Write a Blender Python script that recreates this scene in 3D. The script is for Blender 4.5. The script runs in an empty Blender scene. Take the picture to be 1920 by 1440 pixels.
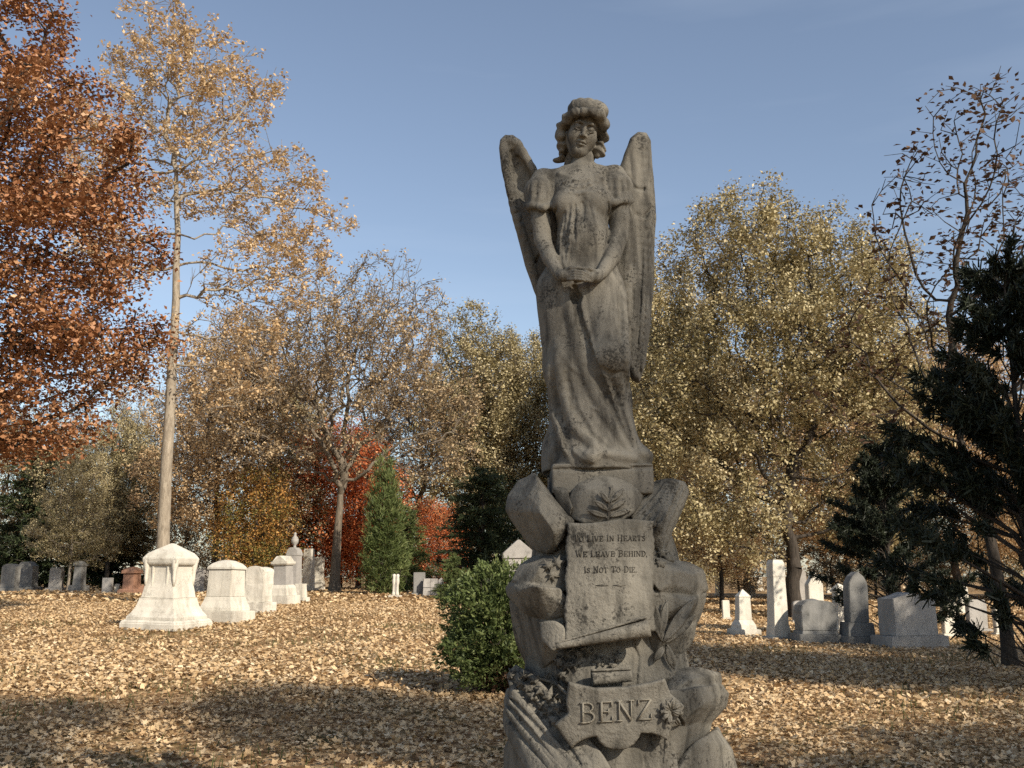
import bpy, bmesh, math, random
import numpy as np
from mathutils import Vector, Matrix, Quaternion

# ------------------------------------------------------------------ camera, sky, sun, exposure
SC = bpy.context.scene
COL = SC.collection
PITCH = math.radians(10.8)
FPX = 1884.0                      # focal length in photo pixels (photo is 1920 wide)
CAM = np.array((0.0, 0.0, 1.5))
cd = bpy.data.cameras.new('camera')
cam = bpy.data.objects.new('camera', cd)
COL.objects.link(cam)
cam.location = CAM
cam.rotation_euler = (math.pi / 2 + PITCH, 0, 0)
cd.sensor_width = 36.0
cd.lens = 36.0 * FPX / 1920.0
cd.clip_start = 0.1
cd.clip_end = 3000.0
SC.camera = cam

SUN_AZ = math.radians(-50)        # direction towards the sun, measured from +x
SUN_EL = math.radians(33)
SUNV = Vector((math.cos(SUN_EL) * math.cos(SUN_AZ), math.cos(SUN_EL) * math.sin(SUN_AZ), math.sin(SUN_EL)))
world = bpy.data.worlds.new('World')
SC.world = world
world.use_nodes = True
wt = world.node_tree
bg = wt.nodes['Background']
sky = wt.nodes.new('ShaderNodeTexSky')
sky.sky_type = 'NISHITA'
sky.sun_disc = False
sky.sun_elevation = SUN_EL
sky.sun_rotation = math.pi / 2 - SUN_AZ
sky.air_density = 1.0
sky.dust_density = 0.7
sky.ozone_density = 1.2
hs = wt.nodes.new('ShaderNodeHueSaturation')
hs.inputs['Saturation'].default_value = 0.85
hs.inputs['Value'].default_value = 1.0
wt.links.new(sky.outputs[0], hs.inputs['Color'])
# thin high cloud veils
tc = wt.nodes.new('ShaderNodeTexCoord')
mp = wt.nodes.new('ShaderNodeMapping'); mp.inputs['Scale'].default_value = (1.2, 1.2, 9.0)
wt.links.new(tc.outputs['Generated'], mp.inputs[0])
nz = wt.nodes.new('ShaderNodeTexNoise'); nz.inputs['Scale'].default_value = 1.7; nz.inputs['Detail'].default_value = 6
wt.links.new(mp.outputs[0], nz.inputs['Vector'])
cr = wt.nodes.new('ShaderNodeValToRGB')
cr.color_ramp.elements[0].position = 0.52; cr.color_ramp.elements[0].color = (0, 0, 0, 1)
cr.color_ramp.elements[1].position = 0.80; cr.color_ramp.elements[1].color = (0.10, 0.10, 0.10, 1)
wt.links.new(nz.outputs['Fac'], cr.inputs[0])
mxw = wt.nodes.new('ShaderNodeMixRGB'); mxw.inputs[2].default_value = (6.0, 6.6, 7.4, 1)
wt.links.new(cr.outputs[0], mxw.inputs[0]); wt.links.new(hs.outputs[0], mxw.inputs[1])
wt.links.new(mxw.outputs[0], bg.inputs['Color'])
bg.inputs['Strength'].default_value = 0.108

sd = bpy.data.lights.new('sun', 'SUN')
sd.energy = 5.0
sd.angle = math.radians(0.55)
sd.color = (1.0, 0.90, 0.76)
sun = bpy.data.objects.new('sun', sd)
COL.objects.link(sun)
sun.rotation_euler = SUNV.to_track_quat('Z', 'Y').to_euler()
sun.location = (20, -20, 30)

SC.view_settings.view_transform = 'Standard'
SC.view_settings.look = 'None'
SC.view_settings.exposure = 0.5
SC.view_settings.gamma = 1.0
SC.view_settings.use_curve_mapping = False
SC.render.engine = 'CYCLES'
SC.cycles.use_denoising = False
SC.cycles.max_bounces = 5
SC.cycles.diffuse_bounces = 3
SC.cycles.glossy_bounces = 2
SC.cycles.transmission_bounces = 3
SC.cycles.transparent_max_bounces = 4

# ------------------------------------------------------------------ placing helpers
CT, ST = math.cos(PITCH), math.sin(PITCH)

def ray(px, py):
    u = (px - 960.0) / FPX; v = (720.0 - py) / FPX
    return np.array((u, CT - v * ST, ST + v * CT))

def at_y(px, py, y):
    d = ray(px, py)
    return CAM + d * (y / d[1])

def sstep(a, b, x):
    t = np.clip((x - a) / (b - a), 0, 1)
    return t * t * (3 - 2 * t)

def gz(x, y):
    """height of the lawn"""
    x = np.asarray(x, float); y = np.asarray(y, float)
    s = 1 - sstep(-5.0, 11.0, x)
    rise = 0.9 * (1 - np.exp(-np.maximum(y - 4, 0) / 30.0)) - 0.012 * np.maximum(y - 56, 0)
    rise = np.maximum(rise, -1.0)
    w = 0.035 * np.sin(x * 0.53 + 1.3) * np.sin(y * 0.41 + 0.4) + 0.025 * np.sin(x * 0.21 - y * 0.33)
    return s * rise + w * sstep(5, 14, y)

def ground_at(px, py):
    d = ray(px, py)
    t = 3.0
    while t < 400:
        p = CAM + d * t
        if p[2] <= gz(p[0], p[1]):
            break
        t += 0.02 + t * 0.0008
    return p

def ppm(p):
    """photo pixels per metre at a point"""
    q = np.asarray(p) - CAM
    return FPX / (q[1] * CT + q[2] * ST)

# ------------------------------------------------------------------ object helpers
def empty(name, loc=(0, 0, 0), rz=0.0):
    o = bpy.data.objects.new(name, None)
    COL.objects.link(o)
    o.location = loc
    o.rotation_euler = (0, 0, rz)
    o.empty_display_size = 0.2
    return o

def tag(o, label=None, cat=None, group=None, kind=None):
    if label: o['label'] = label
    if cat: o['category'] = cat
    if group: o['group'] = group
    if kind: o['kind'] = kind
    return o

def link(name, me, mat=None, parent=None, smooth=False):
    o = bpy.data.objects.new(name, me)
    COL.objects.link(o)
    if mat is not None and len(me.materials) == 0:
        me.materials.append(mat)
    if smooth and len(me.polygons):
        me.polygons.foreach_set('use_smooth', np.ones(len(me.polygons), bool))
    if parent is not None:
        o.parent = parent
    return o

def mesh_np(name, V, F):
    """mesh from a vertex array and a face array (all faces with the same corner count) or list of such arrays"""
    V = np.asarray(V, np.float32)
    Fs = F if isinstance(F, list) else [F]
    Fs = [np.asarray(f, np.int32) for f in Fs if len(f)]
    me = bpy.data.meshes.new(name)
    me.vertices.add(len(V))
    me.vertices.foreach_set('co', V.ravel())
    nl = sum(f.size for f in Fs); nf = sum(len(f) for f in Fs)
    me.loops.add(nl)
    me.loops.foreach_set('vertex_index', np.concatenate([f.ravel() for f in Fs]))
    me.polygons.add(nf)
    tot = np.concatenate([np.full(len(f), f.shape[1], np.int32) for f in Fs])
    me.polygons.foreach_set('loop_start', np.concatenate([[0], np.cumsum(tot)[:-1]]).astype(np.int32))
    me.update(calc_edges=True)
    me.validate()
    return me

def face_attr(me, name, vals):
    a = me.attributes.new(name, 'FLOAT', 'FACE')
    a.data.foreach_set('value', np.asarray(vals, np.float32))

# ------------------------------------------------------------------ materials
def new_mat(name):
    m = bpy.data.materials.new(name)
    m.use_nodes = True
    nt = m.node_tree
    b = nt.nodes['Principled BSDF']
    return m, nt, b

def N(nt, typ, **kw):
    n = nt.nodes.new(typ)
    for k, v in kw.items():
        if k in n.inputs.keys() if hasattr(n.inputs, 'keys') else False:
            n.inputs[k].default_value = v
        else:
            setattr(n, k, v)
    return n

def noise(nt, scale, detail=4, rough=0.55, coord=None, dist=0.0):
    n = nt.nodes.new('ShaderNodeTexNoise')
    n.inputs['Scale'].default_value = scale
    n.inputs['Detail'].default_value = detail
    n.inputs['Roughness'].default_value = rough
    n.inputs['Distortion'].default_value = dist
    if coord is not None:
        nt.links.new(coord, n.inputs['Vector'])
    return n.outputs['Fac']

def ramp(nt, fac, stops):
    r = nt.nodes.new('ShaderNodeValToRGB')
    els = r.color_ramp.elements
    while len(els) < len(stops):
        els.new(0.5)
    for e, (p, c) in zip(els, stops):
        e.position = p
        e.color = (c, c, c, 1) if not hasattr(c, '__len__') else tuple(c) + (1,)
    nt.links.new(fac, r.inputs[0])
    return r.outputs[0]

def mix(nt, fac, a, b, mode='MIX'):
    m = nt.nodes.new('ShaderNodeMixRGB')
    m.blend_type = mode
    for i, v in ((0, fac), (1, a), (2, b)):
        if hasattr(v, 'links') or hasattr(v, 'is_linked'):
            nt.links.new(v, m.inputs[i])
        elif i == 0:
            m.inputs[0].default_value = v
        else:
            m.inputs[i].default_value = tuple(v) + (1,) if len(v) == 3 else v
    return m.outputs[0]

def bump(nt, b, h, strength, dist):
    n = nt.nodes.new('ShaderNodeBump')
    n.inputs['Strength'].default_value = strength
    n.inputs['Distance'].default_value = dist
    nt.links.new(h, n.inputs['Height'])
    nt.links.new(n.outputs[0], b.inputs['Normal'])

def stone_mat(name, base, dark, stain=0.5, speck=0.6, scale=1.0, spec_col=(0.03, 0.028, 0.024), rough=0.9, bs=0.5):
    """weathered stone: tone patches, streaky stains, lichen specks, pitted relief"""
    m, nt, b = new_mat(name)
    co = nt.nodes.new('ShaderNodeTexCoord').outputs['Object']
    n1 = noise(nt, 3.0 * scale, 5, 0.6, co, 0.4)
    c = mix(nt, ramp(nt, n1, [(0.35, 0.0), (0.68, 1.0)]), base, tuple(0.72 * v for v in base))
    mpn = nt.nodes.new('ShaderNodeMapping'); mpn.inputs['Scale'].default_value = (6 * scale, 6 * scale, 1.3 * scale)
    nt.links.new(co, mpn.inputs[0])
    n2 = noise(nt, 1.6, 5, 0.65, mpn.outputs[0], 0.3)
    c = mix(nt, ramp(nt, n2, [(0.58 - 0.14 * stain, 0.0), (0.72, stain)]), c, dark)
    n3 = noise(nt, 60 * scale, 3, 0.6, co)
    n3m = noise(nt, 5 * scale, 4, 0.6, co)
    mm = nt.nodes.new('ShaderNodeMath'); mm.operation = 'ADD'
    nt.links.new(n3, mm.inputs[0]); nt.links.new(n3m, mm.inputs[1])
    c = mix(nt, _speck(nt, mm.outputs[0], speck), c, spec_col)
    nt.links.new(c, b.inputs['Base Color'])
    b.inputs['Roughness'].default_value = rough
    b.inputs['Specular IOR Level'].default_value = 0.2
    n4 = noise(nt, 45 * scale, 6, 0.7, co)
    n5 = noise(nt, 9 * scale, 4, 0.6, co)
    ad = nt.nodes.new('ShaderNodeMath'); ad.operation = 'MULTIPLY_ADD'; ad.inputs[1].default_value = 1.5
    nt.links.new(n5, ad.inputs[0]); nt.links.new(n4, ad.inputs[2])
    bump(nt, b, ad.outputs[0], bs, 0.012 / scale)
    return m

def _speck(nt, v, amt):
    mr = nt.nodes.new('ShaderNodeMapRange')
    mr.inputs['From Min'].default_value = 1.10
    mr.inputs['From Max'].default_value = 1.22
    mr.inputs['To Max'].default_value = amt
    nt.links.new(v, mr.inputs[0])
    return mr.outputs[0]

def leaf_mat(name, stops, trans=0.35, rough=0.55, patch=0.9):
    """leaf colours from a per-leaf random value, modulated by broad patches of the crown; a little light passes through"""
    m, nt, b = new_mat(name)
    at = nt.nodes.new('ShaderNodeAttribute'); at.attribute_name = 'tint'
    co = nt.nodes.new('ShaderNodeTexCoord').outputs['Object']
    n1 = noise(nt, 0.45, 3, 0.6, co)
    ad = nt.nodes.new('ShaderNodeMath'); ad.operation = 'MULTIPLY_ADD'
    nt.links.new(n1, ad.inputs[0]); ad.inputs[1].default_value = patch
    sb = nt.nodes.new('ShaderNodeMath'); sb.operation = 'MULTIPLY_ADD'
    nt.links.new(at.outputs['Fac'], sb.inputs[0]); sb.inputs[1].default_value = 0.75; sb.inputs[2].default_value = 0.125 - patch * 0.5
    nt.links.new(sb.outputs[0], ad.inputs[2])
    c = ramp(nt, ad.outputs[0], stops)
    nt.links.new(c, b.inputs['Base Color'])
    b.inputs['Roughness'].default_value = rough
    b.inputs['Specular IOR Level'].default_value = 0.25
    if trans > 0:
        t = nt.nodes.new('ShaderNodeBsdfTranslucent')
        nt.links.new(c, t.inputs['Color'])
        ms = nt.nodes.new('ShaderNodeMixShader'); ms.inputs[0].default_value = trans
        nt.links.new(b.outputs[0], ms.inputs[1]); nt.links.new(t.outputs[0], ms.inputs[2])
        nt.links.new(ms.outputs[0], nt.nodes['Material Output'].inputs['Surface'])
    return m

def bark_mat(name, a, bcol, sc=1.0):
    m, nt, b = new_mat(name)
    co = nt.nodes.new('ShaderNodeTexCoord').outputs['Object']
    mpn = nt.nodes.new('ShaderNodeMapping'); mpn.inputs['Scale'].default_value = (9 * sc, 9 * sc, 1.6 * sc)
    nt.links.new(co, mpn.inputs[0])
    n = noise(nt, 1.5, 6, 0.7, mpn.outputs[0], 0.6)
    c = mix(nt, ramp(nt, n, [(0.35, 0.0), (0.65, 1.0)]), a, bcol)
    nt.links.new(c, b.inputs['Base Color'])
    b.inputs['Roughness'].default_value = 0.95
    b.inputs['Specular IOR Level'].default_value = 0.1
    bump(nt, b, n, 0.9, 0.03)
    return m

STONE = stone_mat('angel_limestone', (0.198, 0.182, 0.149), (0.026, 0.024, 0.021), 0.92, 0.8, 1.6)
STONE_PALE = stone_mat('pedestal_limestone', (0.205, 0.189, 0.155), (0.032, 0.030, 0.025), 0.9, 0.8, 1.3, bs=0.9)
STONE_CLEAN = stone_mat('letter_limestone', (0.245, 0.222, 0.175), (0.13, 0.115, 0.09), 0.3, 0.1, 1.3)
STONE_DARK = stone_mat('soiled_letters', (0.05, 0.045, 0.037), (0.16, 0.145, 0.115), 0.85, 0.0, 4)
# ------------------------------------------------------------------ the lawn under fallen leaves
def ground_mat():
    m, nt, b = new_mat('leafy_lawn')
    co = nt.nodes.new('ShaderNodeTexCoord').outputs['Object']
    vo = nt.nodes.new('ShaderNodeTexVoronoi'); vo.inputs['Scale'].default_value = 11.0
    nt.links.new(co, vo.inputs['Vector'])
    sp = nt.nodes.new('ShaderNodeSeparateColor'); nt.links.new(vo.outputs['Color'], sp.inputs[0])
    leaf = ramp(nt, sp.outputs[0], [(0.0, (0.10, 0.055, 0.025)), (0.35, (0.27, 0.16, 0.075)), (0.7, (0.40, 0.26, 0.13)), (1.0, (0.50, 0.36, 0.20))])
    n1 = noise(nt, 40, 4, 0.6, co)
    grass = ramp(nt, n1, [(0.3, (0.035, 0.04, 0.014)), (0.7, (0.09, 0.10, 0.035))])
    n2 = noise(nt, 0.9, 5, 0.65, co)
    n3 = noise(nt, 9.0, 3, 0.6, co)
    ad = nt.nodes.new('ShaderNodeMath'); ad.operation = 'MULTIPLY_ADD'; ad.inputs[1].default_value = 0.6
    nt.links.new(n3, ad.inputs[0]); nt.links.new(n2, ad.inputs[2])
    c = mix(nt, ramp(nt, ad.outputs[0], [(0.80, 0.0), (0.97, 0.85)]), leaf, grass)
    c = mix(nt, ramp(nt, noise(nt, 0.25, 3, 0.6, co), [(0.35, 0.0), (0.7, 0.35)]), c, (0.30, 0.17, 0.08))
    nt.links.new(c, b.inputs['Base Color'])
    b.inputs['Roughness'].default_value = 0.9
    b.inputs['Specular IOR Level'].default_value = 0.1
    bump(nt, b, mix(nt, 0.5, vo.outputs['Color'], n1), 1.0, 0.06)
    return m

xs = np.concatenate([[-900, -500, -300, -180, -120], np.arange(-90, 91, 1.5), [120, 180, 300, 500, 900]])
ys = np.concatenate([[-300, -120, -60, -40], np.arange(-30, 120, 1.5), [130, 150, 180, 240, 340, 500, 800, 1300]])
GX, GY = np.meshgrid(xs, ys)
V = np.stack([GX.ravel(), GY.ravel(), gz(GX.ravel(), GY.ravel())], 1)
nx, ny = len(xs), len(ys)
I = np.arange(nx * ny).reshape(ny, nx)
F = np.stack([I[:-1, :-1].ravel(), I[:-1, 1:].ravel(), I[1:, 1:].ravel(), I[1:, :-1].ravel()], 1)
o = link('ground', mesh_np('ground', V, F), ground_mat(), smooth=True)
tag(o, 'lawn covered in fallen tan leaves', kind='structure')

def rot_batch(rng, n, tilt):
    """n random rotation matrices: a spin about the vertical, then a tilt of about `tilt` radians"""
    a = rng.uniform(0, 2 * np.pi, n); t = np.abs(rng.normal(0, tilt, n)); b = rng.uniform(0, 2 * np.pi, n)
    ca, sa = np.cos(a), np.sin(a)
    R1 = np.zeros((n, 3, 3)); R1[:, 0, 0] = ca; R1[:, 0, 1] = -sa; R1[:, 1, 0] = sa; R1[:, 1, 1] = ca; R1[:, 2, 2] = 1
    ux, uy = np.cos(b), np.sin(b)
    c, s = np.cos(t), np.sin(t)
    R2 = np.zeros((n, 3, 3))
    R2[:, 0, 0] = c + ux * ux * (1 - c); R2[:, 0, 1] = ux * uy * (1 - c); R2[:, 0, 2] = uy * s
    R2[:, 1, 0] = ux * uy * (1 - c); R2[:, 1, 1] = c + uy * uy * (1 - c); R2[:, 1, 2] = -ux * s
    R2[:, 2, 0] = -uy * s; R2[:, 2, 1] = ux * s; R2[:, 2, 2] = c
    return R2 @ R1

def scatter(pts, shape, faces, R, scale):
    """copies of one leaf shape at pts, as one vertex and face array"""
    n, k = len(pts), len(shape)
    V = np.einsum('nij,kj->nki', R, shape) * scale[:, None, None] + pts[:, None, :]
    F = (np.asarray(faces)[None] + (np.arange(n) * k)[:, None, None]).reshape(-1, len(faces[0]))
    return V.reshape(-1, 3), F

def view_points(rng, n, d0, d1, spread=0.64, power=1.0):
    d = (rng.uniform(0, 1, n) * (d1 ** 2 - d0 ** 2) + d0 ** 2) ** 0.5
    u = rng.uniform(-spread, spread, n)
    return u * d, d

rng = np.random.default_rng(5)
# a lobed leaf, curled: rim of ten points round a centre
ang = np.arange(10) / 10 * 2 * np.pi
rad = np.where(np.arange(10) % 2 == 0, 1.0, 0.52) * np.array([1.15, 1, .95, 1, .8, .7, .8, 1, .95, 1])
lob = np.stack([np.cos(ang) * rad, np.sin(ang) * rad, 0.42 * (np.abs(np.sin(ang)) * rad) ** 1.6 + 0.10 * np.cos(3 * ang)], 1)
lob = np.concatenate([[[0, 0, 0.0]], lob])
lobF = [(0, 1 + i, 1 + (i + 1) % 10) for i in range(10)]
quad = np.array([(-1, 0, .15), (0, -.6, 0.25), (1.0, 0, .1), (0, .6, .3)])
quad2 = np.array([(-1, 0, -.1), (0, -.5, 0.35), (1.0, 0, -.05), (0, .5, .1)])
quadF = [(0, 1, 2, 3)]
LITTER = leaf_mat('fallen_leaf', [(0.0, (0.12, 0.07, 0.035)), (0.2, (0.26, 0.16, 0.08)), (0.42, (0.47, 0.32, 0.165)), (0.72, (0.62, 0.46, 0.27)), (1.0, (0.72, 0.59, 0.41))], trans=0.12, rough=0.6, patch=0.5)

def litter(name, n, d0, d1, shape, faces, size, tilt, label, thin=0.35):
    x, y = view_points(rng, n, d0, d1)
    keep = (np.sin(x * 1.1 + 0.7 * np.sin(y * 0.9)) * np.sin(y * 0.83 + 1.7 * np.sin(x * 0.5)) + rng.normal(0, 0.5, n)) < 1.05 - thin
    x, y = x[keep], y[keep]; n = len(x)
    z = gz(x, y) + rng.uniform(0.0, 0.045, n)
    V, F = scatter(np.stack([x, y, z], 1), shape, faces, rot_batch(rng, n, tilt), size * rng.uniform(0.6, 1.35, n))
    me = mesh_np(name, V, F)
    face_attr(me, 'tint', np.repeat(np.clip(rng.normal(0.52, 0.24, n), 0, 1), len(faces)))
    return tag(link(name, me, LITTER), label, 'leaves', kind='stuff')

litter('fallen_leaves', 34000, 5.5, 12, lob, lobF, 0.031, 0.55, 'crisp tan and brown fallen leaves covering the nearest lawn')
six = np.array([(-1, 0, .1), (-.3, -.75, .3), (.35, -.5, .05), (1.05, 0, .25), (.3, .8, .2), (-.4, .55, .05)])
litter('fallen_leaves', 46000, 11.5, 17, six, [(0, 1, 2, 3), (0, 3, 4, 5)], 0.034, 0.6, 'tan fallen leaves covering the lawn around the clipped bush')
litter('fallen_leaves', 150000, 16, 36, quad, quadF, 0.040, 0.65, 'tan fallen leaves covering the lawn by the white stones', 0.25)
litter('fallen_leaves', 52000, 35, 75, quad2, quadF, 0.10, 0.6, 'far carpet of tan fallen leaves under the trees', 0.2)
# tufts of grass among the leaves
GRASS = leaf_mat('grass_blade', [(0.0, (0.03, 0.04, 0.012)), (0.6, (0.075, 0.095, 0.03)), (1.0, (0.14, 0.14, 0.06))], trans=0.25)
n = 26000
x, y = view_points(rng, n, 5, 26)
keep = (np.sin(x * 1.1 + 0.7 * np.sin(y * 0.9)) * np.sin(y * 0.83 + 1.7 * np.sin(x * 0.5)) + rng.normal(0, 0.22, n)) > 0.55
x, y = x[keep], y[keep]; n = len(x)
blade = np.array([(-.06, 0, 0), (.06, 0, 0), (0.12, 0.1, 1.0)])
V, F = scatter(np.stack([x, y, gz(x, y)], 1), blade, [(0, 1, 2)], rot_batch(rng, n, 0.35), 0.10 * rng.uniform(.6, 1.3, n))
me = mesh_np('grass', V, F); face_attr(me, 'tint', rng.uniform(0, 1, n))
tag(link('grass', me, GRASS), 'short green grass showing between the fallen leaves', 'grass', kind='stuff')
# ------------------------------------------------------------------ carving helpers: shapes as distance fields, meshed by surface nets
Y0 = 4.2                                            # distance of the monument's middle plane

def P(px, py, dy=0.0):
    return at_y(px, py, Y0 + dy)

class Field:
    def __init__(s, lo, hi, h):
        s.lo = np.array(lo, np.float64); s.h = h
        s.n = np.ceil((np.array(hi) - s.lo) / h).astype(int) + 1
        s.ax = [(s.lo[i] + h * np.arange(s.n[i])).astype(np.float32) for i in range(3)]
        s.a = np.full(s.n, 0.5, np.float32)

    def box(s, lo, hi):
        i0 = np.clip(np.floor((np.array(lo) - s.lo) / s.h).astype(int), 0, s.n - 1)
        i1 = np.clip(np.ceil((np.array(hi) - s.lo) / s.h).astype(int) + 1, 1, s.n)
        sl = tuple(slice(a, b) for a, b in zip(i0, i1))
        X = s.ax[0][sl[0]][:, None, None]; Y = s.ax[1][sl[1]][None, :, None]; Z = s.ax[2][sl[2]][None, None, :]
        return sl, X, Y, Z

    def put(s, fn, lo, hi, k=0.02, op='add', pad=0.03):
        pad = max(pad, k * 1.2)
        sl, X, Y, Z = s.box(np.array(lo) - pad, np.array(hi) + pad)
        if min(x.stop - x.start for x in sl) < 1: return
        d = fn(X, Y, Z); a = s.a[sl]
        if op == 'add':
            h = np.clip(0.5 + 0.5 * (a - d) / k, 0, 1)
            s.a[sl] = a * (1 - h) + d * h - k * h * (1 - h)
        elif op == 'cut':
            s.a[sl] = -_smin(-a, d, k)
        elif op == 'and':
            s.a[sl] = -_smin(-a, -d, k)

    def ell(s, c, r, k=0.02, op='add', R=None):
        c = np.asarray(c, float); r = np.asarray(r, float); m = r.max()
        def fn(X, Y, Z):
            x, y, z = X - c[0], Y - c[1], Z - c[2]
            if R is not None:
                x, y, z = (R[0][0] * x + R[1][0] * y + R[2][0] * z, R[0][1] * x + R[1][1] * y + R[2][1] * z, R[0][2] * x + R[1][2] * y + R[2][2] * z)
            k0 = np.sqrt((x / r[0]) ** 2 + (y / r[1]) ** 2 + (z / r[2]) ** 2)
            k1 = np.sqrt((x / r[0] ** 2) ** 2 + (y / r[1] ** 2) ** 2 + (z / r[2] ** 2) ** 2)
            return k0 * (k0 - 1) / np.maximum(k1, 1e-6)
        s.put(fn, c - m, c + m, k, op)

    def cone(s, a, b, ra, rb, k=0.02, op='add', flat=None):
        """capsule from a to b with radii ra, rb; flat=(nx,ny,nz,f) squashes it along a direction"""
        a = np.asarray(a, float); b = np.asarray(b, float); ba = b - a; L = max(float(ba @ ba), 1e-9)
        def fn(X, Y, Z):
            x, y, z = X - a[0], Y - a[1], Z - a[2]
            t = np.clip((x * ba[0] + y * ba[1] + z * ba[2]) / L, 0, 1)
            dx, dy, dz = x - t * ba[0], y - t * ba[1], z - t * ba[2]
            if flat is not None:
                n = flat[:3]; q = (dx * n[0] + dy * n[1] + dz * n[2]) * (1.0 / flat[3] - 1)
                dx, dy, dz = dx + n[0] * q, dy + n[1] * q, dz + n[2] * q
            return np.sqrt(dx * dx + dy * dy + dz * dz) - (ra + (rb - ra) * t)
        m = max(ra, rb)
        s.put(fn, np.minimum(a, b) - m, np.maximum(a, b) + m, k, op)

    def chain(s, pts, rs, k=0.02, op='add'):
        if not hasattr(rs, '__len__'): rs = [rs] * len(pts)
        for i in range(len(pts) - 1):
            s.cone(pts[i], pts[i + 1], rs[i], rs[i + 1], k, op)

    def loft(s, rows, k=0.02, op='add', pw=2.0):
        """vertical body: rows of (z, cx, cy, rx, ry)"""
        R = np.array(sorted(rows)); zz = R[:, 0]
        def fn(X, Y, Z):
            z = Z[0, 0]
            zs = np.linspace(zz[0], zz[-1], 400); T = (zs - zz[0])
            f = []
            for c in range(1, 5):
                v = np.interp(zs, zz, R[:, c])
                w = np.ones(41) / 41; v = np.convolve(np.pad(v, 20, 'edge'), w, 'valid')
                f.append(np.interp(z, zs, v)[None, None, :].astype(np.float32))
            q = (np.abs(X - f[0]) / f[2]) ** pw + (np.abs(Y - f[1]) / f[3]) ** pw
            d = (q ** (1 / pw) - 1) * np.minimum(f[2], f[3])
            return np.maximum(d, np.maximum(Z - zz[-1], zz[0] - Z))
        lo = (min(R[:, 1] - R[:, 3]), min(R[:, 2] - R[:, 4]), zz[0]); hi = (max(R[:, 1] + R[:, 3]), max(R[:, 2] + R[:, 4]), zz[-1])
        s.put(fn, lo, hi, k, op)

    def hull(s, pts, rnd=0.012, k=0.012, op='add', rough=0.0, seed=0, chips=0):
        """convex block through the points, with rounded arrises and an uneven dressed face"""
        pts = np.asarray(pts, float)
        bm = bmesh.new()
        for p in pts: bm.verts.new(p)
        bmesh.ops.convex_hull(bm, input=bm.verts)
        bmesh.ops.dissolve_limit(bm, angle_limit=0.05, verts=bm.verts, edges=bm.edges)
        pl = [(f.normal.copy(), f.calc_center_median()) for f in bm.faces]
        bm.free()
        cen = pts.mean(0)
        pl = [(n if (c - Vector(cen)).dot(n) > 0 else -n, c) for n, c in pl]
        rg = np.random.default_rng(seed + 100)
        for _ in range(chips):                       # chisel facets: shallow planes that clip the swelling parts
            n = rg.normal(0, 1, 3); n[1] = -abs(n[1]) * .9; n /= np.linalg.norm(n)
            sup = (pts @ n).max(); sup2 = np.sort(pts @ n)[-3:].mean()
            pl.append((Vector(n), Vector(cen + n * ((sup * .45 + sup2 * .55) - cen @ n - .007))))
        def fn(X, Y, Z):
            d = None
            for n, c in pl:
                e = n.x * X + n.y * Y + n.z * Z - n.dot(c)
                d = e if d is None else -_smin(-d, -e, rnd * 2)
            if rough: d = d + rough * crag(X, Y, Z, seed)
            return d
        s.put(fn, pts.min(0), pts.max(0), k, op)

    def val(s, p):
        i = np.round((np.asarray(p) - s.lo) / s.h).astype(int)
        if (i < 0).any() or (i >= s.n).any(): return 0.5
        return float(s.a[tuple(i)])

    def surf(s, px, py, back=0.0):
        """the point of the carved surface seen at a photo pixel; back > 0 sinks it into the stone"""
        d = ray(px, py)
        y = s.lo[1]
        while y < s.lo[1] + s.h * s.n[1]:
            p = CAM + d * (y / d[1])
            if s.val(p) < 0: break
            y += 0.003
        return CAM + d * ((y + back) / d[1])

    def mesh(s, name):
        V, F = nets(s.a)
        return V * s.h + s.lo, F

def _smin(a, b, k):
    h = np.clip(0.5 + 0.5 * (b - a) / k, 0, 1)
    return b * (1 - h) + a * h - k * h * (1 - h)

def wob(X, Y, Z, seed=0, f=14.0):
    """cheap rolling noise in -1..1"""
    r = np.random.default_rng(seed)
    out = 0
    for o in range(3):
        for _ in range(3):
            v = r.normal(0, 1, 3); v /= np.linalg.norm(v); v *= f * 2.1 ** o * r.uniform(.7, 1.3); ph = r.uniform(0, 6.28)
            w = r.normal(0, 1, 3); w *= f * .35 * 2.1 ** o
            out = out + np.sin(v[0] * X + v[1] * Y + v[2] * Z + ph + 1.3 * np.sin(w[0] * X + w[1] * Y + w[2] * Z)) * (0.5 ** o)
    return out / 3.2

def crag(X, Y, Z, seed=0, f=20.0):
    """broken-rock relief: folded planes, so the face is a patchwork of flats and creases"""
    r = np.random.default_rng(seed); out = 0
    for o in range(3):
        for _ in range(3):
            v = r.normal(0, 1, 3); v /= np.linalg.norm(v); v *= f * 1.9 ** o * r.uniform(.7, 1.3)
            t = (v[0] * X + v[1] * Y + v[2] * Z + r.uniform(0, 6.28)) / np.pi
            out = out + (2 * np.abs(np.mod(t, 2) - 1) - 1) * (0.5 ** o)
    return out / 2.6

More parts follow.
